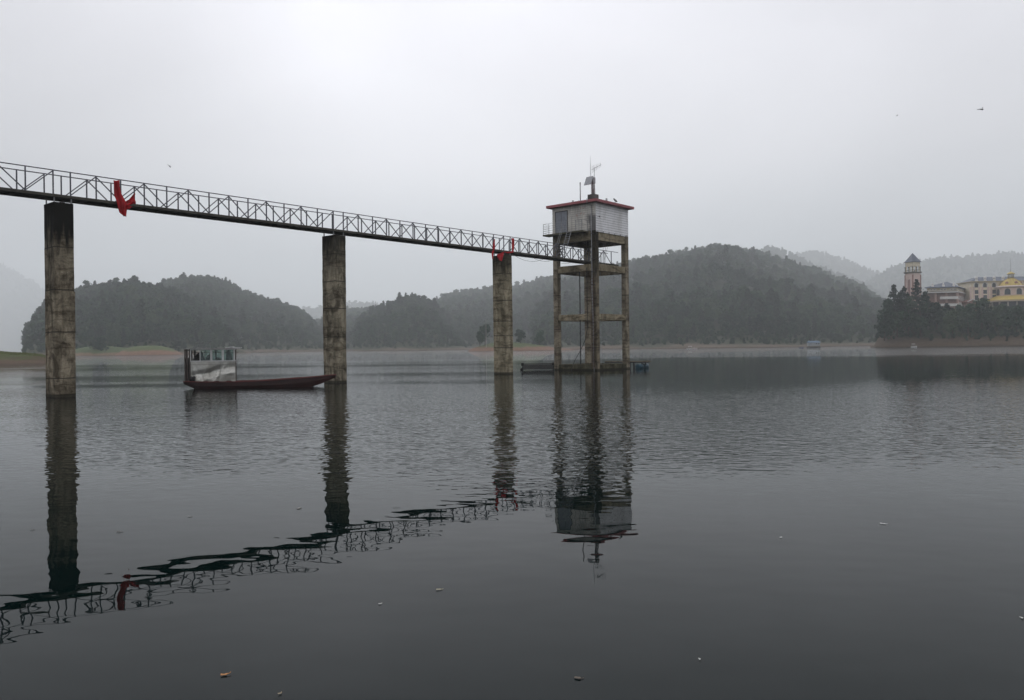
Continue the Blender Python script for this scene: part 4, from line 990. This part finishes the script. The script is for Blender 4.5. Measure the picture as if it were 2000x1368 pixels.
# hotel wing with loggias
DW = 405; zW = lambda y, x=1850: at(x, y, DW).z
c0 = at(1872, 600, DW); wing = thing('hotel_wing', 'pink and cream hotel wing with white balconies and dark loggias', 'building', (c0.x, c0.y, 0))
af = PI - math.radians(-14)                                    # front runs left from the corner
fx = Vector((math.cos(math.radians(166)), math.sin(math.radians(166)), 0)); sx = Vector((.62, .785, 0)).normalized()
LWf, LWs = 16.5, 22.0
ze_ = zW(560.5); zb1 = zW(570.3); zs2 = zW(583); zs3 = zW(597); zb = 6
def para(mb, a0_, a1_, b0_, b1_, z0_, z1_):
    """block in the wing's own skewed plan: a along the front, b along the side"""
    q = [fx*a+sx*b for a, b in ((a0_,b0_),(a1_,b0_),(a1_,b1_),(a0_,b1_))]
    return mb.add([p+Vector((0,0,z0_)) for p in q]+[p+Vector((0,0,z1_)) for p in q], [(0,3,2,1),(4,5,6,7),(0,1,5,4),(1,2,6,5),(2,3,7,6),(3,0,4,7)])
para(MB(), .5, 14.6, .5, LWs, zb1+.6, ze_).build('upper_wall', worn('ochre_render', (.42,.35,.22), (.36,.30,.19), .3), wing)
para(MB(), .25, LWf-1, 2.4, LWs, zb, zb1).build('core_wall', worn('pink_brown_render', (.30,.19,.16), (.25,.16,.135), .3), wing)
para(MB(), .25, 1.0, 1.6, LWs-.2, zb, zb1).build('side_wall', pink, wing)
# the side wall stands along b; make its windows separately
slabs = MB(); para(slabs, -.4, LWf+.8, -.5, LWs+.3, zb1-.35, zb1+.2); 
slabs.build('terrace_slab', white_t, wing)
bal = MB(); para(bal, -.3, LWf+.7, -.45, -.25, zb1+.85, zb1+1.0)
for k in range(40): para(bal, -.3+k*.44, -.18+k*.44, -.42, -.28, zb1+.2, zb1+.85)
bal.build('balustrade', white_t, wing)
for zz, a1_ in ((zs2, 8.5), (zs3, 8.8)):
    m_ = MB(); para(m_, -.1, a1_, -.2, 2.4, zz-.3, zz+.15); para(m_, .1, a1_-.1, -.15, .05, zz+.15, zz+1.0); m_.build('balcony', white_t, wing)
for a_ in (.1, 5.2, 10.2, 15.2): m_ = MB(); para(m_, a_, a_+.8, -.1, .7, zb, zb1-.352); m_.build('pillar', worn('pillar_pink', (.40,.27,.22), (.33,.22,.19), .4), wing)
pr = [fx*a+sx*b for a, b in ((-.3,-.3),(15.6,-.3),(15.6,LWs),(-.3,LWs))]
rdg = [fx*6.2+sx*5.5, fx*6.2+sx*(LWs-2)]
zr = zW(549)
MB().add([p+Vector((0,0,ze_)) for p in pr]+[p+Vector((0,0,zr)) for p in rdg]+[p+Vector((0,0,ze_-.35)) for p in pr], [(0,1,4),(1,2,5,4),(2,3,5),(3,0,4,5),(0,6,7,1),(1,7,8,2),(2,8,9,3),(3,9,6,0),(9,8,7,6)]).build('roof', slate, wing)
plf = lambda x, d_, z: fx*x + sx*(.5-.02+d_) + Vector((0,0,z))
for xx in (2.0, 6.6, 11.4):
    for q in (-.75,.75): window(wing, plf, xx+q+.4, .95, zb1+1.2, ze_-1.1, False, -.05, .28)
for xx in (2.2, 7.0, 12.0):
    d_ = MB(); c = fx*xx+sx*.9+Vector((0,0,ze_+.1)); d_.lathe([(.75,0),(.7,.6),(.45,1.0),(.5,1.5),(.28,1.9),(.05,2.3)], c, 8); d_.build('dormer', white_t, wing)
pls = lambda x, d_, z: fx*(.25-.02+d_) + sx*x + Vector((0,0,z))
for r_ in range(3):
    zz = (zb1-4.2, zb1-8.0, zb1+.9)[r_]
    for k in range(6): window(wing, (lambda x, d2, z: fx*((.5 if r_ == 2 else .25)-.02+d2) + sx*x + Vector((0,0,z))), 3.4+k*3.1, 1.1, zz, zz+2.0, r_ == 1, -.06, .22)
for k in range(7): m_ = MB(); p_ = fx*-.1+sx*(3.0+k*2.6); m_.lathe([(.35,zb),(.3,zb+.4),(.28,zs3+.6),(.4,zs3+1.0)], p_, 8); m_.build('side_column', white_t, wing)

# main hotel with dome
DH = 415; zH = lambda y, x=1950: at(x, y, DH).z
c0 = at(1897, 600, DH); hotel = thing('domed_hotel', 'cream and pink hotel with slate roof and golden dome at right edge', 'building', (c0.x, c0.y, 0))
ha = math.radians(-4); hx = Vector((math.cos(ha), math.sin(ha), 0)); hy = Vector((-hx.y, hx.x, 0)); W_ = 48.0
pxm = DH/F_PX
zeh, zrt = zH(551.5, 1910), zH(540.5, 1930)
plh = lambda x, d_, z: hx*x + hy*d_ + Vector((0,0,z))
wx = [(1907-1897)*pxm, (1923.3-1897)*pxm, (1940.3-1897)*pxm, (1957-1897)*pxm, 30, 34.3, 38.6]
wx = [round(v, 2) for v in wx]
hw = MB(); zwin = [(zH(561.5), zH(556.5)), (zH(574), zH(566.5)), (zH(587), zH(576.5))]
arch_wall(hw, W_, 6, zeh, .6, [(x, 2.0, zwin[0][0], zwin[0][1]) for x in wx], plh)
hw.add([plh(0,.62,6),plh(W_,.62,6),plh(W_,14,6),plh(0,14,6),plh(0,.62,zeh),plh(W_,.62,zeh),plh(W_,14,zeh),plh(0,14,zeh)], [(0,1,5,4),(1,2,6,5),(2,3,7,6),(3,0,4,7),(4,5,6,7)])
hw.build('wall', cream, hotel)
for x in wx:
    window(hotel, plh, x, 1.98, zwin[0][0], zwin[0][1], True, .3, .42)
    window(hotel, plh, x, 1.9, zwin[1][0], zwin[1][1], False, -.06, .22, cream)
    window(hotel, plh, x, 1.9, zwin[2][0], zwin[2][1], False, -.06, .22, cream)
pi_ = MB()
for xa_, xb_ in zip([-1.6]+wx[:-1], wx):
    m0 = (xa_+xb_)/2
    for q in (-.75,.75):
        v = [plh(m0+q-.45,-.22,6),plh(m0+q+.45,-.22,6),plh(m0+q+.45,.1,6),plh(m0+q-.45,.1,6)]
        zt2 = zH(560)
        pi_.add(v+[Vector((p.x,p.y,zt2)) for p in v], [(0,3,2,1),(4,5,6,7),(0,1,5,4),(1,2,6,5),(2,3,7,6),(3,0,4,7)])
pi_.build('pilaster', pink, hotel)
co = MB()
def hb_box(mb, x0_, x1_, d0, d1, z0_, z1_):
    v = [plh(x0_,d0,z0_),plh(x1_,d0,z0_),plh(x1_,d1,z0_),plh(x0_,d1,z0_)]; return mb.add(v+[Vector((p.x,p.y,z1_)) for p in v], [(0,3,2,1),(4,5,6,7),(0,1,5,4),(1,2,6,5),(2,3,7,6),(3,0,4,7)])
hb_box(co, -.6, W_+.6, -.7, 14.5, zeh-.02+.02, zeh+.45); co.build('cornice', worn('ochre_trim', (.36,.30,.20), (.3,.25,.17), .4), hotel)
MB().add([plh(-.4,-.5,zeh+.46),plh(W_+.4,-.5,zeh+.46),plh(W_+.4,14.3,zeh+.46),plh(-.4,14.3,zeh+.46),plh(5.2,3.6,zrt),plh(W_-3,3.6,zrt),plh(W_-3,9.5,zrt),plh(5.2,9.5,zrt)],
         [(0,1,5,4),(1,2,6,5),(2,3,7,6),(3,0,4,7),(4,5,6,7),(3,2,1,0)]).build('roof', slate, hotel)
for x in wx: MB().lathe([(.85,0),(.8,.5),(.5,.8),(.75,1.5),(.65,2.1),(.3,2.5),(.05,2.9)], plh(x+.2,.3,zeh+.45), 10).build('dormer', white_t, hotel)
# domed rotunda in front of the facade
dc = at(1975, 600, DH-4) - Vector((c0.x, c0.y, 0)); dc.z = 0; dR = 7.0
zd0, zd1 = zH(564,1975), zH(579,1975)
MB().lathe([(dR-.3, 6),(dR-.3, zd0)], dc, 16, PI/16).build('rotunda_wall', pink, hotel)
for k in range(16):
    a_ = -PI/2 + 2*PI*(k-8)/16
    if math.cos(a_+PI/2) < -.1 : continue
    o_ = dc + Vector((math.cos(a_), math.sin(a_), 0))*(dR-.42); tx = Vector((-math.sin(a_), math.cos(a_), 0)); nn = Vector((-math.cos(a_), -math.sin(a_), 0))
    if k % 2: continue
    plr = lambda x, d_, z, o_=o_, tx=tx, nn=nn: o_ + tx*x + nn*(d_) + Vector((0,0,z))
    window(hotel, plr, 0, 2.6, zd1+.4, zd1+2.2, True, -.15, .35, worn('rotunda_trim', (.55,.46,.40), (.5,.42,.36), .5))
MB().lathe([(dR-.2, zd0-.1),(dR+.5, zd0+.25),(dR+.5, zd0+.7),(dR-.4,zd0+1.0)], dc, 32).build('rotunda_cornice', worn('pink_white_trim', (.55,.47,.45), (.48,.41,.4), .5), hotel)
z_dt = zH(542.5,1975); hd_ = z_dt-(zd0+1.0); Rd = 5.6
MB().lathe([(Rd*(1-q**1.35)**.85, zd0+1.0+hd_*q) for q in [i/12*.95 for i in range(13)]], dc, 16, PI/16).build('dome', gold, hotel)
rb_ = MB()
for k in range(16):
    a_ = PI/16+2*PI*k/16; rb_.tube([dc+Vector((math.cos(a_),math.sin(a_),0))*Rd*(1-q**1.35)**.85*1.005+Vector((0,0,zd0+1.0+hd_*q)) for q in [i/12*.95 for i in range(13)]], .09, 5)
rb_.build('dome_rib', worn('dull_gold', (.30,.20,.05), (.26,.18,.05), .5), hotel)
for a_ in (-PI/2-.05, -PI/2-.95, -PI/2+.9):
    p_ = dc + Vector((math.cos(a_),math.sin(a_),0))*Rd*.84; p_.z = zd0+1.0+hd_*.30
    m_ = MB(); m_.lathe([(.62,-.35),(.8,-.3),(.8,.1),(.62,.15)], (0,0,0), 14); o_ = m_.build('oval_dormer', brick_d, hotel); o_.location = p_; o_.rotation_euler = (PI/2, 0, a_+PI/2)
lt = MB(); zl = z_dt-.3
for k in range(8): lt.lathe([(.14,zl),(.14,zl+1.7)], dc+Vector((math.cos(2*PI*k/8),math.sin(2*PI*k/8),0))*1.25, 6)
lt.lathe([(1.7,zl-.1),(1.7,zl+.15)], dc, 16); lt.build('lantern', worn('lantern_stone', (.35,.30,.22), (.3,.26,.2), .5), hotel)
MB().lathe([(1.85,zl+1.7),(1.9,zl+1.95),(1.2,zl+2.5),(.3,zl+2.95),(.05,zl+3.2)], dc, 16).build('lantern_cap', gold, hotel)
MB().tube([dc+Vector((0,0,zl+3.1)), dc+Vector((0,0,zH(507,1975)))], [.09,.03], 6).build('spire', dark_steel, hotel)
zc_, zc2 = zH(579.5,1975), zH(587.5,1975)
MB().lathe([(dR+.3, zc_),(dR+5.0, zc2),(dR+5.0, zc2-.3),(dR+.3,zc2-.3)], dc, 40).build('canopy_roof', gold, hotel)
MB().lathe([(dR+4.9, zc2-1.0),(dR+5.25, zc2-.9),(dR+5.25, zc2-.32),(dR+4.9,zc2-.32)], dc, 40).build('canopy_edge', worn('canopy_trim', (.50,.40,.29), (.44,.35,.26), .5), hotel)
for k in range(9):
    a_ = -PI/2 + (k-4)*.34; p_ = dc+Vector((math.cos(a_),math.sin(a_),0))*(dR+4.3)
    MB().lathe([(.5,6),(.42,6.5),(.4,zc2-1.3),(.55,zc2-1.02)], p_, 10).build('canopy_column', worn('column_stone', (.33,.29,.25), (.28,.25,.21), .5), hotel)
MB().lathe([(dR+1.6,6),(dR+1.6,zc2-1.0)], dc, 24).build('glazed_foyer', glass_d, hotel)
# low red roofed link between the two
lk = at(1899, 590, 408) - Vector((c0.x,c0.y,0)); 
MB().add([(lk.x-2.2,lk.y,8),(lk.x+2.8,lk.y,8),(lk.x+2.8,lk.y+6,8),(lk.x-2.2,lk.y+6,8),(lk.x-2.2,lk.y,zH(590)),(lk.x+2.8,lk.y,zH(590)),(lk.x+2.8,lk.y+6,zH(590)),(lk.x-2.2,lk.y+6,zH(590)),(lk.x+.3,lk.y,zH(586)),(lk.x+.3,lk.y+6,zH(586))],
   [(0,1,5,8,4),(1,2,6,5),(3,7,9,6,2),(0,4,7,3),(4,8,9,7),(8,5,6,9),(0,3,2,1)]).build('entrance_link', brick_d, hotel)
gb = MB(); gb.bar((lk.x-2.5,lk.y-.15,zH(590)-.1),(lk.x+.3,lk.y-.15,zH(586)+.15),.35).bar((lk.x+3.1,lk.y-.15,zH(590)-.1),(lk.x+.3,lk.y-.15,zH(586)+.15),.35); gb.build('gable_trim', white_t, hotel)

# steps and a small white hull on the peninsula bank
s0, s1 = at(1793, 677, 341), g_pen(1800, .17)
stp = MB()
for k in range(14):
    f = k/13; p_ = Vector((s0.x, 341.5, .1)).lerp(Vector((s1.x, s1.y, s1.z+.1)), f); stp.box(p_.x-.9, p_.x+.9, p_.y-.35, p_.y+.5, p_.z-.4, p_.z+.1)
o = stp.build('stone_stair', worn('stair_stone', (.10,.085,.07), (.07,.06,.05), 1), None); tag(o, 'narrow stone steps climbing the brown bank below the bell tower', 'stairs')
small_boat('small_boat', 'tiny white boat beached at the foot of the stone steps', 1785, 677, 339, 2.6, (.8,.8,.8), (.7,.7,.7))

# ------------------------------------------------------------------ leaves and scraps on the water
def wat(x, y):
    dx, dy = x-1000, y-YH; yr = dx*sn+dy*cs; xr = dx*cs-dy*sn; Y = H_CAM*F_PX/yr; return Vector((xr/F_PX*Y, Y, .006))
def leaf(name, label, x, y, L, col, rz, curl=.25, cat='leaf', lobes=5):
    p = wat(x, y); L *= .62; curl *= .5; mb = MB(); n = 24; c = Vector((0,0,0))
    ring = []
    for k in range(n):
        a = 2*PI*k/n; r = L/2*(.62+.38*abs(math.cos(a*lobes/2)))*(1.0 if abs(math.cos(a)) > .3 else .72)
        x_, y_ = r*math.cos(a), r*.62*math.sin(a); ring.append((x_, y_, curl*L*((x_/L*2)**2*.5+.1*math.sin(3*a))+.004))
    mid = [(q[0]*.5, q[1]*.5, q[2]*.3+.003) for q in ring]
    mb.add([(0,0,.004)]+mid+ring, [(0,1+k,1+(k+1)%n) for k in range(n)] + [(1+k,1+n+k,1+n+(k+1)%n,1+(k+1)%n) for k in range(n)])
    o = mb.build(name, worn('leaf_colour', col, tuple(c_*.6 for c_ in col), 30, .7), None); o.location = p; o.rotation_euler = (0,0,rz); tag(o, label, cat); solid(o, .002)
    st_ = MB().tube([(L*.45,0,curl*L*.4),(L*.62,.01,curl*L*.7),(L*.72,.02,curl*L*.9)], .0025, 5).build('stem', worn('stem', col, col, 20), o)
    return o
leaf('dry_leaf', 'curled orange brown leaf floating near the bottom edge, left', 438, 1320, .10, (.42,.19,.06), .25, .35)
leaf('dry_leaf', 'pale yellow leaf floating right of the bridge reflection', 857, 1153, .10, (.32,.30,.20), .1, .08)
leaf('dry_leaf', 'small tan scrap of leaf at the very bottom edge', 546, 1357, .045, (.35,.28,.18), .6, .2)
leaf('white_scrap', 'thin white scrap floating at right, mid water', 1724, 1024, .12, (.6,.6,.58), -.6, .05, 'litter', 2)
leaf('white_scrap', 'tiny white speck floating right of the tower reflection', 1525, 1051, .06, (.65,.65,.62), .3, .1, 'litter')
leaf('white_scrap', 'tiny white speck floating below the middle pier reflection', 742, 1181, .05, (.6,.6,.56), .3, .1, 'litter')
leaf('white_scrap', 'tiny white speck floating at lower right', 1367, 1290, .035, (.6,.6,.56), .9, .1, 'litter')
leaf('twig', 'thin brown twig floating beneath the tower reflection', 1127, 1326, .10, (.10,.08,.06), -.4, .0, 'twig', 1)
leaf('white_scrap', 'pale speck floating at the right edge', 1996, 1209, .05, (.6,.6,.56), .9, .1, 'litter')
leaf('twig', 'short pale twig floating left of the middle pier reflection', 583, 994, .16, (.14,.13,.11), 1.0, .03, 'twig', 1)
leaf('dry_leaf', 'dark leaf floating between leftmost pier and twig, mid water', 232, 1040, .11, (.05,.045,.035), .0, .05)
leaf('dry_leaf', 'small dark leaf floating beside the leftmost pier reflection', 62, 1036, .08, (.05,.045,.035), .5, .05)
leaf('dry_leaf', 'dark scrap of leaf left of the twig, further out', 370, 1010, .09, (.05,.045,.035), .2, .05)

# ------------------------------------------------------------------ dragonflies in the air
wing_m, tw_, bw_ = new_mat('insect_wing', .3, (.25,.26,.27), .4); bw_.inputs['Alpha'].default_value = .35
def insect(label, x, y, Y, tilt, rz, L=.07):
    o = thing('dragonfly', label, 'insect', at(x, y, Y), 0); o.rotation_euler = (0, tilt, rz)
    b_m = MB().tube([(-L*.62,0,0),(-L*.2,0,.0005),(L*.05,0,0),(L*.22,0,0),(L*.34,0,0),(L*.4,0,0)], [L*.035,L*.05,L*.085,L*.12,L*.085,L*.03], 10)
    b_m.build('body', black, o, True)
    R = random.Random(int(x))
    for sx_, sgn_ in ((.18,1),(.18,-1),(.08,1),(.08,-1)):
        e_ = Vector((L*(sx_-.08), sgn_*L*.40, L*.26)); a_ = Vector((L*sx_,0,L*.03)); ww = Vector((L*.06,0,0))
        MB().add([a_-ww*.4,a_+ww*.4,e_+ww,e_-ww], [(0,1,2,3)]).build('wing', wing_m, o)
    return o
insect('larger dark dragonfly hovering at upper right', 1916, 214, 9, 0, 0, .07)
insect('tiny pale dragonfly left of the larger one at upper right', 1752, 226, 12, -.5, .3, .04)
insect('dark dragonfly diving above the bridge at upper left', 331, 325, 12, .75, .1, .062)

# ------------------------------------------------------------------ haze
hz, th2, _ = new_mat('haze', 1)
th2.nodes.clear()
HAZE_D = .00033
pv = N(th2, 'ShaderNodeVolumePrincipled', i_Density=HAZE_D); pv.inputs['Color'].default_value = (.935,.971,.985,1); pv.inputs['Anisotropy'].default_value = .4
om = N(th2, 'ShaderNodeOutputMaterial'); th2.links.new(pv.outputs[0], om.inputs['Volume'])
hz_o = MB().box(-5800,5800,-500,5800,-4.6,640).build('haze', hz); tag(hz_o, 'grey mist filling the valley over the lake', 'haze', kind='stuff')
